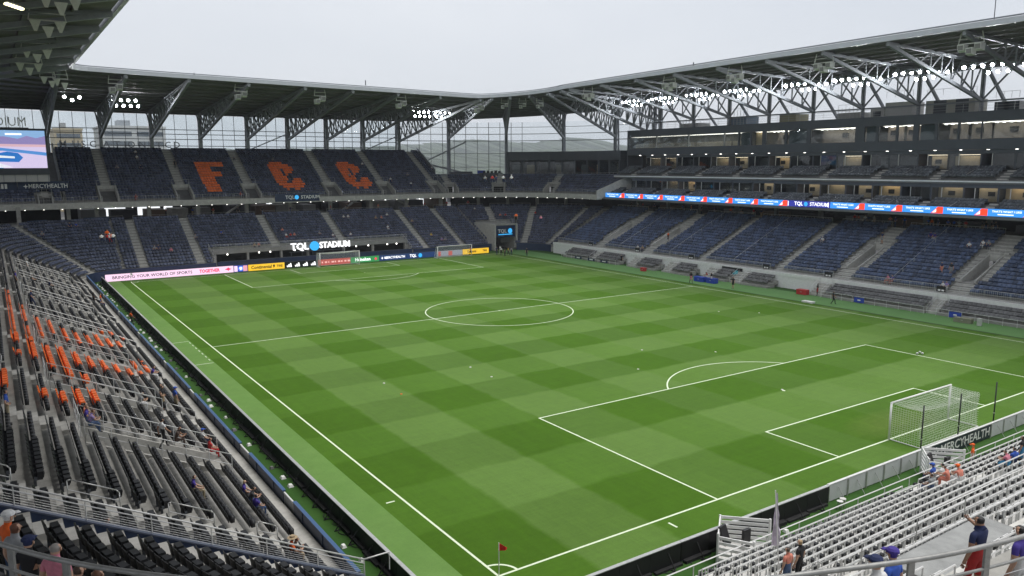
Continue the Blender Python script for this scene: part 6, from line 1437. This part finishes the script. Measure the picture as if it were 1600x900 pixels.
PEOPLE = [
 # touchline stand
 (14, 606, 'L', 'hips', 'blue', 'khaki', 'brown', 'person in a blue shirt and khaki shorts standing in an aisle of the black stand', 1, 0),
 (141, 632, 'L', 'sit', 'purple', 'denim', 'brown', 'person in a purple shirt sitting just below the orange seats', 0, 0), (151, 638, 'L', 'sit2', 'lilac', 'denim', 'auburn', 'person with auburn hair bending forward beside the purple shirt', 0, 0), (146, 626, 'L', 'sit', 'salmon', 'navy', 'black', 'person in a salmon shirt sitting behind the purple shirt', 0, 0),
 (233, 572, 'L', 'sit2', 'purple', 'white', 'brown', 'person in a purple top and white trousers bending forward at the last orange seats', 0, 0),
 (249, 598, 'L', 'stand', 'black', 'black', 'auburn', 'person in a black sleeveless top standing by the front rows of black seats', 0, 0), (261, 600, 'L', 'hips', 'black', 'tan', 'black', 'person in a black shirt and tan shorts standing between two others', 1, 0), (270, 606, 'L', 'stand', 'blue', 'khaki', 'bluecap', 'person in a blue shirt, blue cap and khaki trousers standing by front rows', 0, 0),
 (222, 612, 'L', 'sit2', 'grey', 'white', 'grey', 'grey haired person in a grey shirt bending over near the entrance stairs', 0, 0),
 (245, 654, 'L', 'walk', 'white', 'black', 'black', 'person in a white shirt walking along the row beside the entrance stairs', 0, 1), (284, 664, 'L', 'sit2', 'brown', 'brown', 'brown', 'person in dark brown clothes bending over beside the entrance stairs', 0, 1),
 (322, 667, 'L', 'sit', 'white', 'navy', 'bluecap', 'person with a blue cap and white shirt sitting in the front row', 0, 0), (333, 682, 'L', 'sit', 'red', 'red', 'brown', 'person in red sitting in the front row near the gate', 0, 0),
 (306, 740, 'L', 'sit', 'purple', 'khaki', 'brown', 'person in a purple shirt and khaki trousers sitting among black seats near the dividing wall', 0, 0), (380, 748, 'L', 'sit', 'purple', 'denim', 'blond', 'blond person in a purple shirt sitting in the second row of black seats', 0, 0), (399, 756, 'L', 'sit2', 'charcoal', 'denim', 'brown', 'person in charcoal bending forward in the front row', 0, 0), (408, 768, 'L', 'sit', 'purple', 'denim', 'black', 'person with black hair and purple shirt in the front row', 0, 0),
 (187, 802, 'L', 'sit', 'blue', 'navy', 'brown', 'person in a blue shirt sitting right behind the dividing wall railing', 0, 0),
 (466, 836, 'L', 'sit', 'orange', 'tan', 'tanhat', 'person in an orange shirt and tan hat sitting by the dividing wall railing', 0, 0), (455, 840, 'L', 'sit2', 'brown', 'denim', 'auburn', 'person with auburn hair sitting next to the tan hat', 0, 0),
 (53, 452, 'L', 'walk', 'navy', 'navy', 'black', 'person in navy clothes standing in an aisle far along the black stand', 0, 0), (29, 423, 'L', 'stand', 'purple', 'black', 'brown', 'person in a purple shirt standing high up in the black stand', 0, 0), (41, 404, 'L', 'stand', 'white', 'white', 'whitecap', 'person in white standing high up near the stand corner', 0, 0), (75, 437, 'L', 'sit', 'navy', 'black', 'brown', 'person in navy sitting in the middle of the black stand', 0, 0), (47, 428, 'L', 'sit', 'black', 'black', 'whitecap', 'person with a white cap and black shirt sitting high in the black stand', 0, 0),
 (155, 458, 'L', 'stand', 'orange', 'navy', 'blond', 'person in orange standing at the front row near the far corner', 1, 0), (163, 464, 'L', 'sit', 'navy', 'navy', 'black', 'person in navy sitting at the front row near the far corner', 0, 1), (150, 455, 'L', 'stand', 'black', 'black', 'black', 'person in black standing beside the person in orange at the front', 0, 2),
 (204, 486, 'G', 'walk', 'orange', 'black', 'black', 'steward in an orange shirt and black trousers walking behind the LED boards', 0, 1),
 # corner and far lower
 (66, 411, 'FL', 'stand', 'orange', 'navy', 'brown', 'person in orange standing in the corner navy seats', 0, 0), (76, 400, 'FL', 'sit', 'white', 'navy', 'brown', 'person in white sitting in the corner below the diagonal stair', 0, 0), (121, 390, 'FL', 'sit', 'red', 'navy', 'brown', 'person in red sitting beside the diagonal stair', 0, 0), (128, 390, 'FL', 'sit', 'white', 'red', 'whitecap', 'person in white with white cap in the group beside the diagonal stair', 0, 0), (135, 390, 'FL', 'sit', 'salmon', 'navy', 'brown', 'person in salmon in the group beside the diagonal stair', 0, 0), (143, 389, 'FL', 'sit', 'white', 'navy', 'black', 'person in white with black hair beside the diagonal stair', 0, 2), (68, 362, 'FL', 'sit', 'grey', 'navy', 'brown', 'person in grey sitting high in the corner navy seats', 0, 0), (110, 350, 'FL', 'sit', 'navy', 'navy', 'blond', 'blond person in the top row of the corner navy seats', 0, 0), (120, 350, 'FL', 'sit', 'blue', 'navy', 'brown', 'person in blue in the top row of the corner navy seats', 0, 0),
 (242, 386, 'F', 'sit', 'grey', 'navy', 'brown', 'person in grey sitting between two stairs of the far lower tier', 0, 0), (248, 386, 'F', 'sit', 'navy', 'navy', 'brown', 'person in navy next to the grey shirt between two far stairs', 0, 0), (268, 387, 'F', 'sit', 'pink', 'navy', 'blond', 'blond person in pink sitting in the far lower tier', 0, 0), (346, 360, 'F', 'sit', 'blue', 'navy', 'brown', 'person in blue sitting alone in the far lower tier', 0, 0), (306, 367, 'F', 'sit', 'grey', 'navy', 'grey', 'grey haired person sitting beside a far stair', 0, 0),
 (398, 379, 'F', 'sit', 'tan', 'navy', 'blond', 'person in tan sitting above the club bunker', 0, 0), (405, 379, 'F', 'sit', 'salmon', 'navy', 'brown', 'person in salmon sitting above the club bunker', 0, 0),
 (442, 358, 'F', 'sit', 'salmon', 'navy', 'brown', 'person in salmon sitting above the standing sign letters', 0, 0), (448, 365, 'F', 'sit', 'white', 'red', 'brown', 'person in white and red above the standing sign letters', 0, 0), (455, 366, 'F', 'sit', 'red', 'navy', 'brown', 'person in red above the standing sign letters', 0, 0), (461, 365, 'F', 'sit', 'salmon', 'navy', 'blond', 'blond person in salmon above the standing sign letters', 0, 0),
 (500, 362, 'F', 'sit', 'grey', 'navy', 'brown', 'person in grey above the last standing sign letters', 0, 0), (521, 364, 'F', 'sit', 'white', 'navy', 'black', 'person in white beside the far stair above the sign', 0, 0), (549, 364, 'F', 'sit', 'white', 'navy', 'brown', 'person in white and navy by the stair above the club bunker', 0, 0), (607, 352, 'F', 'sit', 'white', 'white', 'brown', 'person all in white in the far lower tier', 0, 0),
 (538, 337, 'F', 'sit', 'white', 'navy', 'brown', 'person in white in the top rows near a far stair', 0, 0), (545, 337, 'F', 'sit', 'white', 'grey', 'grey', 'grey haired person in white in the top rows', 0, 0), (588, 338, 'F', 'sit', 'tan', 'navy', 'brown', 'person in tan in the top rows of the far lower tier', 0, 0), (597, 338, 'F', 'sit', 'salmon', 'navy', 'brown', 'person in salmon in the top rows of the far lower tier', 0, 0), (606, 335, 'F', 'sit', 'white', 'navy', 'blond', 'blond person in white in the top rows of the far lower tier', 0, 0),
 (645, 342, 'F', 'sit', 'tan', 'navy', 'brown', 'person in tan beside the stair near the tunnel side', 0, 0), (675, 366, 'F', 'sit', 'yellow', 'navy', 'brown', 'person in yellow in the rows behind the training goal', 0, 0), (690, 370, 'F', 'sit', 'lilac', 'navy', 'brown', 'person in lilac behind the training goal', 0, 0), (697, 371, 'F', 'sit', 'grey', 'navy', 'black', 'person in grey behind the training goal', 0, 0), (743, 326, 'F', 'sit', 'white', 'navy', 'brown', 'person in white high up near the tunnel', 0, 0),
 (807, 357, 'FR', 'stand', 'orange', 'black', 'brown', 'steward in orange standing on the stair beside the tunnel', 0, 0), (809, 366, 'FR', 'stand', 'orange', 'black', 'black', 'steward in orange with black hair one step below beside the tunnel', 0, 2), (782, 335, 'FR', 'sit', 'salmon', 'navy', 'brown', 'person in salmon sitting above the tunnel', 0, 0), (790, 335, 'FR', 'sit', 'red', 'navy', 'brown', 'person in red sitting above the tunnel', 0, 0), (836, 330, 'FR', 'sit', 'red', 'navy', 'brown', 'person in red high in the corner seats', 0, 0), (895, 351, 'FR', 'sit', 'pink', 'navy', 'blond', 'blond person in pink in the corner seats', 0, 0),
 (783, 386, 'G', 'stand', 'white', 'black', 'brown', 'person in white standing at the tunnel mouth', 0, 0), (789, 387, 'G', 'stand', 'black', 'black', 'black', 'person in black standing at the tunnel mouth', 0, 0), (794, 386, 'G', 'walk', 'yellow', 'black', 'brown', 'person in yellow walking at the tunnel mouth', 0, 0), (799, 386, 'G', 'stand', 'grey', 'navy', 'brown', 'person in grey standing at the tunnel mouth', 0, 0), (776, 385, 'G', 'stand', 'navy', 'navy', 'black', 'person in navy standing at the edge of the tunnel mouth', 0, 0), (735, 386, 'G', 'walk', 'orange', 'black', 'black', 'person in orange walking beside the training goal', 0, 0), (823, 387, 'G', 'stand', 'black', 'black', 'brown', 'person in black standing between tunnel and grey seats', 0, 0),
 # far upper
 (212, 236, 'U', 'sit', 'white', 'navy', 'brown', 'person in white sitting at the top of the upper tier', 0, 0), (214, 243, 'U', 'sit', 'white', 'grey', 'grey', 'grey haired person in white near the top of the upper tier', 0, 0), (183, 257, 'U', 'sit', 'grey', 'navy', 'brown', 'person in grey in the middle of the upper tier', 0, 0), (220, 257, 'U', 'sit', 'navy', 'navy', 'blond', 'blond person in navy in the upper tier', 0, 0), (213, 303, 'U', 'sit', 'red', 'red', 'brown', 'person in red in the front row of the upper tier', 0, 0), (377, 301, 'U', 'sit', 'red', 'navy', 'brown', 'person in red beside an upper tier entrance', 0, 0), (273, 252, 'U', 'stand', 'black', 'black', 'black', 'person in black on an upper tier stair', 0, 0), (366, 243, 'U', 'sit', 'grey', 'navy', 'brown', 'person in grey beside the stair after the orange F', 0, 0), (427, 248, 'U', 'sit', 'grey', 'navy', 'brown', 'person in grey sitting inside the first orange C', 0, 0), (567, 254, 'U', 'sit', 'white', 'navy', 'brown', 'person in white sitting beside the second orange C', 0, 0), (547, 272, 'U', 'sit', 'grey', 'navy', 'brown', 'person in grey sitting inside the second orange C', 0, 0), (611, 280, 'U', 'stand', 'white', 'navy', 'brown', 'person in white standing by an upper tier entrance', 0, 0), (643, 284, 'U', 'stand', 'white', 'navy', 'black', 'person in white standing in the lower rows of the upper tier', 0, 2), (638, 270, 'U', 'sit', 'grey', 'navy', 'brown', 'person in grey high up near the end of the upper tier', 0, 0), (676, 262, 'U', 'sit', 'white', 'navy', 'brown', 'person in white near the last upper tier stair', 0, 0),
 (710, 283, 'UR', 'sit', 'grey', 'navy', 'brown', 'person in grey below the dark banner', 0, 0), (780, 282, 'UR', 'sit', 'navy', 'navy', 'blond', 'blond person in navy in the curved upper tier', 0, 0), (853, 289, 'UR', 'sit', 'white', 'navy', 'brown', 'person in white in the curved upper tier', 0, 0), (884, 283, 'UR', 'sit', 'white', 'navy', 'whitecap', 'person with a white cap in the curved upper tier', 0, 0), (767, 275, 'UR', 'sit', 'red', 'navy', 'brown', 'person in red at the back of the curved upper tier', 0, 0),
 # main stand
 (1042, 364, 'R', 'stand', 'orange', 'black', 'black', 'steward in orange standing at the foot of an entrance in the blue seats', 0, 1), (1470, 411, 'R', 'stand', 'navy', 'salmon', 'grey', 'person in a navy shirt and salmon shorts standing among blue seats', 1, 0), (1485, 412, 'R', 'stand', 'black', 'grey', 'black', 'person in black standing beside the navy shirt among blue seats', 1, 0), (1384, 435, 'R', 'sit', 'pink', 'salmon', 'brown', 'person in pink sitting in the front row of blue seats', 0, 0), (1391, 436, 'R', 'sit', 'purple', 'salmon', 'brown', 'person in purple sitting in the front row of blue seats', 0, 0), (1470, 440, 'R', 'sit', 'white', 'navy', 'brown', 'person in white sitting in the front row by the stair', 0, 0), (1476, 441, 'R', 'sit', 'lilac', 'white', 'grey', 'person in lilac sitting in the front row by the stair', 0, 0), (1377, 364, 'R', 'stand', 'navy', 'grey', 'black', 'person in navy standing at the top of a blue seat block', 1, 0), (1452, 366, 'R', 'sit', 'purple', 'navy', 'brown', 'person in purple in the top row of blue seats', 0, 0), (1459, 367, 'R', 'sit', 'purple', 'white', 'brown', 'person in purple and white in the top row of blue seats', 0, 0), (1512, 381, 'R', 'sit', 'white', 'navy', 'brown', 'person in white sitting alone among upper blue seats', 0, 0), (1534, 376, 'R', 'sit', 'white', 'white', 'grey', 'grey haired person in white among upper blue seats', 0, 0), (1543, 377, 'R', 'sit', 'grey', 'navy', 'brown', 'person in grey among upper blue seats', 0, 0), (1283, 371, 'R', 'sit', 'white', 'grey', 'whitecap', 'person in white with a white cap beside the pale stair', 0, 0), (993, 385, 'R', 'sit', 'white', 'navy', 'brown', 'person in white in the front row near the grey wall', 0, 0), (1000, 387, 'R', 'sit', 'tan', 'navy', 'brown', 'person in tan in the front row near the grey wall', 0, 0),
 # touchline staff
 (1080, 425, 'G', 'walk', 'black', 'pink', 'black', 'person in black and pink shorts beside the blue cooler', 1, 2), (1106, 424, 'G', 'sit2', 'red', 'white', 'black', 'person in a red bib crouching behind the blue cooler', 1, 1), (1112, 425, 'G', 'stand', 'black', 'white', 'black', 'person in black standing behind the blue cooler', 1, 1), (1146, 433, 'G', 'stand', 'black', 'black', 'black', 'person in black standing before grey seats by the dugout sign', 1, 0), (1278, 443, 'G', 'stand', 'black', 'red', 'black', 'person in black and red shorts standing by the red cooler', 1, 2), (1291, 440, 'G', 'stand', 'black', 'red', 'black', 'person in black talking to the person in red shorts', 1, 1), (1303, 455, 'G', 'walk', 'black', 'black', 'black', 'person in black walking in front of the low railing', 0, 1), (971, 398, 'G', 'stand', 'black', 'black', 'brown', 'person in black standing at the bench seats', 0, 0), (893, 385, 'G', 'stand', 'navy', 'black', 'brown', 'person in navy standing at the corner grey seats', 0, 0),
 # near end
 (1447, 734, 'N', 'sit', 'grey', 'denim', 'brown', 'person in grey sitting in the front rows of pale seats', 0, 1), (1455, 722, 'N', 'sit', 'blue', 'navy', 'bluecap', 'person in blue with a blue cap sitting in front pale seats', 0, 1), (1462, 720, 'N', 'sit', 'white', 'grey', 'black', 'person in white with black hair sitting in front pale seats', 0, 0), (1477, 724, 'N', 'sit2', 'salmon', 'salmon', 'brown', 'person in salmon leaning over a front pale row', 0, 0), (1497, 724, 'N', 'sit2', 'salmon', 'white', 'orangecap', 'person in salmon with an orange cap in the front pale rows', 0, 0), (1521, 693, 'G', 'stand', 'orange', 'white', 'orangecap', 'steward with an orange hat and vest standing behind the lettered board', 1, 0), (1576, 695, 'N', 'sit', 'blue', 'navy', 'black', 'person in blue with black hair sitting at the end of the front pale rows', 0, 0), (1566, 698, 'N', 'sit2', 'pink', 'teal', 'brown', 'person in pink leaning forward beside the blue shirt', 0, 0), (1590, 676, 'N', 'stand', 'black', 'teal', 'black', 'person in black standing at the front of the pale rows', 0, 1),
 (1240, 838, 'N', 'stand', 'black', 'black', 'blond', 'blond person in black standing by the lilac flag', 0, 0), (1219, 846, 'N', 'stand', 'salmon', 'denim', 'brown', 'person in salmon holding the lilac flag', 0, 0),
 (1533, 803, 'K', 'point', 'navy', 'red', 'black', 'person in a navy and red jersey pointing towards the pitch', 1, 1), (1397, 852, 'K', 'stand', 'blue', 'navy', 'purplecap', 'person in blue with a purple cap standing below the balcony rail', 0, 0), (1370, 878, 'K', 'stand', 'white', 'navy', 'navycap', 'person with a navy cap standing next to the purple cap', 0, 0), (1597, 822, 'K', 'stand', 'purple', 'white', 'black', 'person in purple standing at the cross aisle rail', 0, 0),
 # foreground corner
 (11, 804, 'K', 'stand', 'orange', 'denim', 'whitecap', 'person in orange with a white cap standing below the balcony rail', 0, 0), (22, 820, 'K', 'stand', 'grey', 'denim', 'auburn', 'person with long auburn hair and a grey top below the balcony rail', 0, 0), (42, 836, 'K', 'stand', 'black', 'black', 'navycap', 'person in black with a navy cap below the balcony rail', 0, 0), (85, 852, 'K', 'stand', 'pink', 'tan', 'grey', 'grey haired person in a pink shirt below the balcony rail', 0, 0), (120, 878, 'K', 'stand', 'navy', 'denim', 'brown', 'person in navy with brown hair below the balcony rail', 0, 0), (150, 884, 'K', 'stand', 'red', 'denim', 'auburn', 'person with auburn hair and red top below the balcony rail', 0, 0)]
for k, (px, py, zone, pose, shirt, pants, hair, lab, shd, sk) in enumerate(PEOPLE):
    hh = 1.30 if pose.startswith('sit') else 1.74
    p, z, q, rz = find(px, py, hh, zone)
    xy = q if q is not None else (p[0], p[1])
    if zone == 'G': rz = random.uniform(0, 6.28); z = .012
    if pose.startswith('sit') and zone != 'G':
        fx, fy = -math.sin(rz), math.cos(rz); xy = (xy[0]-fx*.10, xy[1]-fy*.10)
    rj = random.uniform(-.35, .35)
    person((xy[0], xy[1], z+.006), rz+rj, pose, shirt, pants, hair, lab, bool(shd), sk, random.uniform(.95, 1.03))
# people on the concourses: loose crowd, each one a person
crowd = ['navy', 'orange', 'white', 'red', 'blue', 'black', 'grey', 'salmon', 'purple']
pl_ = {'RC': 'behind the railing under the LED ribbon', 'FC': 'on the far concourse between the navy tiers'}
def crowd_at(zone, pxs, py, seed):
    rr = random.Random(seed)
    for px in pxs:
        s_ = rr.choice(crowd); h_ = rr.choice(['brown', 'black', 'blond']); pn = rr.choice(['black', 'navy', 'denim', 'tan'])
        p, z, q, rz = find(px+rr.uniform(-2, 2), py(px), 1.74, zone)
        person((p[0]+(rr.uniform(0, .6) if zone == 'RC' else 0), p[1]+(rr.uniform(0, 2) if zone == 'FC' else 0), z+.004), rz+rr.uniform(-1.2, 1.2), rr.choice(['stand', 'stand', 'hips', 'lean']), s_, pn, h_, 'person in %s standing %s' % (s_, pl_[zone]), False, rr.choice([0, 0, 1, 2]), 1., 'people in %s %s' % (s_, pl_[zone]))
crowd_at('RC', [1334, 1341, 1349, 1356, 1364, 1388, 1398, 1412, 1450, 1457, 1463, 1480, 1488, 1497, 1506, 1533, 1540, 1549, 1556, 1066, 1076, 1093, 1112, 1140, 1160, 1172, 1186, 1005, 1012, 1022, 985, 993], lambda x: 325+(x-985)*.037, 3)
crowd_at('FC', [128, 143, 158, 170, 215, 230, 262, 300, 335, 372, 410, 455, 520, 548, 590, 640, 668, 700, 733], lambda x: 327-(x-128)*.012, 4)
# lilac flag held in the near stand
p, z, q, rz = find(1219, 846, 1.74, 'N'); fx, fy = q[0]-.25, q[1]+.15
t = thing('supporter_flag', 'pale lilac flag hanging from a thin pole held in the pale rows', 'flag')
MB().beam((fx, fy, z+.9), (fx-.05, fy+.25, z+3.6), .018, n=6).build('pole', WHITEP, t)
b = MB(); n = 9
for i in range(n):
    f0, f1 = i/n, (i+1)/n; w0, w1 = .06+.6*f0*(.8+.2*math.sin(i*2)), .06+.6*f1*(.8+.2*math.sin((i+1)*2)); z0_, z1_ = z+3.5-1.9*f0, z+3.5-1.9*f1
    for s_ in (0, 1, 2):
        a0, a1 = s_/3-.35, (s_+1)/3-.35; o0, o1 = .10*math.sin(s_*2.2), .10*math.sin((s_+1)*2.2)
        b.add([(fx+w0*a0, fy+.22+o0*w0*2, z0_), (fx+w0*a1, fy+.22+o1*w0*2, z0_), (fx+w1*a1, fy+.22+o1*w1*2, z1_), (fx+w1*a0, fy+.22+o0*w1*2, z1_)], [(0, 1, 2, 3)])
b.build('cloth', PURPLE, t, fixn=False)
# white slatted platforms for the drum leaders
def capo(x, y, lab):
    t = thing('slatted_platform', lab, 'platform')
    Wd, H0, H1 = 2.6, .3, 1.75; apex = np.array((x, y+.9)); a = np.array((x-1.5, y-.3)); c = np.array((x+1.6, y-.7))
    for P, Q in ((a, apex), (apex, c)):
        for k in range(6): z_ = .3+k*.23; MB().beam((P[0], P[1], z_), (Q[0], Q[1], z_), .05, .14).build('slat', WHITEP, t)
    for P in (a, apex, c): MB().beam((P[0], P[1], .0), (P[0], P[1], 1.55), .09).build('post', WHITEP, t)
    d_ = np.array((x+.1, y-1.5))
    for k in range(5): z_ = .3+k*.26; MB().beam((a[0], a[1], z_), (d_[0]-.6, d_[1], z_-.12), .05, .13).build('slat', WHITEP, t)
    b = MB(); b.prism([(a[0], a[1], .25), (d_[0]-.6, d_[1], .25), (c[0], c[1], .25), (apex[0], apex[1], .25)], (0, 0, .08)); b.build('deck', PALES, t)
    MB().beam((d_[0]-.6, d_[1], 0), (d_[0]-.6, d_[1], 1.35), .08).build('post', WHITEP, t)
    MB().hexa([(x-.9, y-.25, .7), (x-.4, y-.15, .7), (x-.42, y-.05, .7), (x-.92, y-.15, .7), (x-1.1, y-.05, 1.6), (x-.6, y+.05, 1.6), (x-.62, y+.15, 1.6), (x-1.12, y+.05, 1.6)]).build('drum_case', BLACK, t)
    MB().box(x+.05, x+.5, y-.5, y-.35, .4, 1.3).build('speaker_box', BLACK, t)
capo(10.2, -5.35+.9, 'white slatted platform with black cases beside the lilac flag'); capo(26.9, -5.0, 'white slatted platform with black cases beside the lettered board')
for k, (x, y) in enumerate(((18.9, -4.3), (18.5, -4.4))):
    t = thing('stool', 'small steel stool left at the end of the black boards', 'stool', group='small steel stools by the black boards'); b = MB()
    for a in range(4): b.beam((x+.14*math.cos(a*1.57), y+.14*math.sin(a*1.57), 0), (x+.1*math.cos(a*1.57), y+.1*math.sin(a*1.57), .42), .025)
    b.build('legs', GALV, t); MB().beam((x, y, .42), (x, y, .45), .17, n=10).build('seat', PALES, t)
# ------------------------------------------------------------------ beyond the stadium
def far_block(px0, px1, pyt, Y, m, wm, lab, floors, vert):
    a, c = onY(px0, pyt, Y), onY(px1, pyt, Y); ht = a[2]
    t = thing('city_building', lab, 'building')
    MB().box(a[0], c[0], Y, Y+25, 0, ht).build('wall', m, t)
    MB().box(a[0]-.3, c[0]+.3, Y-.3, Y+25.3, ht+.01, ht+.8).build('roof_edge', m, t)
    MB().box(a[0]+(c[0]-a[0])*.3, a[0]+(c[0]-a[0])*.5, Y+8, Y+16, ht+.82, ht+3.2).build('roof_plant', GSTEEL, t)
    for k in range(floors):
        z = ht-3.0-k*3.6
        if z < 4: break
        for j in range(vert):
            x0 = a[0]+(c[0]-a[0])*(j+.08)/vert; x1 = a[0]+(c[0]-a[0])*(j+.92)/vert; MB().box(x0, x1, Y-.12, Y-.01, z, z+1.7).build('window_band', wm, t)
WINB = mat('far_window', (.12, .14, .16), .3)
far_block(84, 128, 203, 330, mat('buff_stone', (.50, .40, .25), .8, noise=.1, nscale=.2), WINB, 'buff city building behind the glazed screen', 2, 1)
far_block(158, 258, 199, 300, mat('white_render', (.62, .61, .58), .7, noise=.06, nscale=.2), WINB, 'white banded city building behind the glazed screen', 6, 2)
HILL = mat('wooded_hill', (.045, .062, .032), .95, noise=.5, nscale=.02)
def ridge(Y, prof, name='hill', dz=0):
    """wooded ridge: image profile gives directions, distance from the valley's usual width"""
    b = MB(); pts = []
    xs_ = np.linspace(prof[0][0], prof[-1][0], 220)
    zs_ = np.interp(xs_, [q[0] for q in prof], [q[1] for q in prof])
    top = []; mid = []; low = []
    for i, (x, z) in enumerate(zip(xs_, zs_)):
        j = 5*math.sin(i*.9)+4*math.sin(i*2.3+1)+random.uniform(-3, 3)
        top.append((x, Y+60+j*6, z+dz+j*.45)); mid.append((x+3, Y-120+j*9, z*.62)); low.append((x, Y-420, 0))
    n = len(top); b.add(top+mid+low, [(i, i+1, n+i+1, n+i) for i in range(n-1)]+[(n+i, n+i+1, 2*n+i+1, 2*n+i) for i in range(n-1)])
    o = b.build(name, HILL); o['kind'] = 'structure'; return o
def prof(Y, P): return [(onY(px, py, Y)[0], onY(px, py, Y)[2]) for px, py in P]
ridge(2500, prof(2500, [(-300, 240), (0, 238), (200, 235), (400, 232), (560, 230), (640, 226), (700, 222), (745, 217), (790, 219), (830, 223), (870, 220), (905, 214), (935, 216), (965, 222), (1000, 230), (1150, 236)]))
ridge(1700, prof(1700, [(-300, 249), (200, 248), (500, 246), (620, 241), (690, 236), (760, 240), (830, 236), (900, 231), (960, 233), (1100, 240), (1150, 246)]))
hz = MB(); hz.box(-3500, 3500, -3500, 3500, -1.0, 150); 
hm = bpy.data.materials.new('haze_air'); hm.use_nodes = True; tt = hm.node_tree; tt.nodes.clear(); oo = tt.nodes.new('ShaderNodeOutputMaterial'); pv = tt.nodes.new('ShaderNodeVolumePrincipled')
pv.inputs['Color'].default_value = (.9, .95, 1., 1); pv.inputs['Density'].default_value = .00018; pv.inputs['Anisotropy'].default_value = .2; tt.links.new(pv.outputs[0], oo.inputs['Volume'])
ho = hz.build('haze', hm); tag(ho, 'pale even haze in the air over the valley', 'haze', kind='stuff')
# ------------------------------------------------------------------ put every thing's Empty at its base
bpy.context.view_layer.update()
for o in list(S.objects):
    if o.type == 'EMPTY' and o.parent is None and o.location.length < 1e-6:
        lo = np.full(3, 1e9); hi = -lo
        def visit(c):
            global lo, hi
            for ch in c.children:
                if ch.type == 'MESH':
                    for k in ch.bound_box: lo = np.minimum(lo, k); hi = np.maximum(hi, k)
                visit(ch)
        visit(o)
        if lo[0] > 1e8: continue
        base = Vector(((lo[0]+hi[0])/2, (lo[1]+hi[1])/2, lo[2])); o.location = base
        for ch in o.children: ch.location = ch.location-base
bpy.context.view_layer.update()
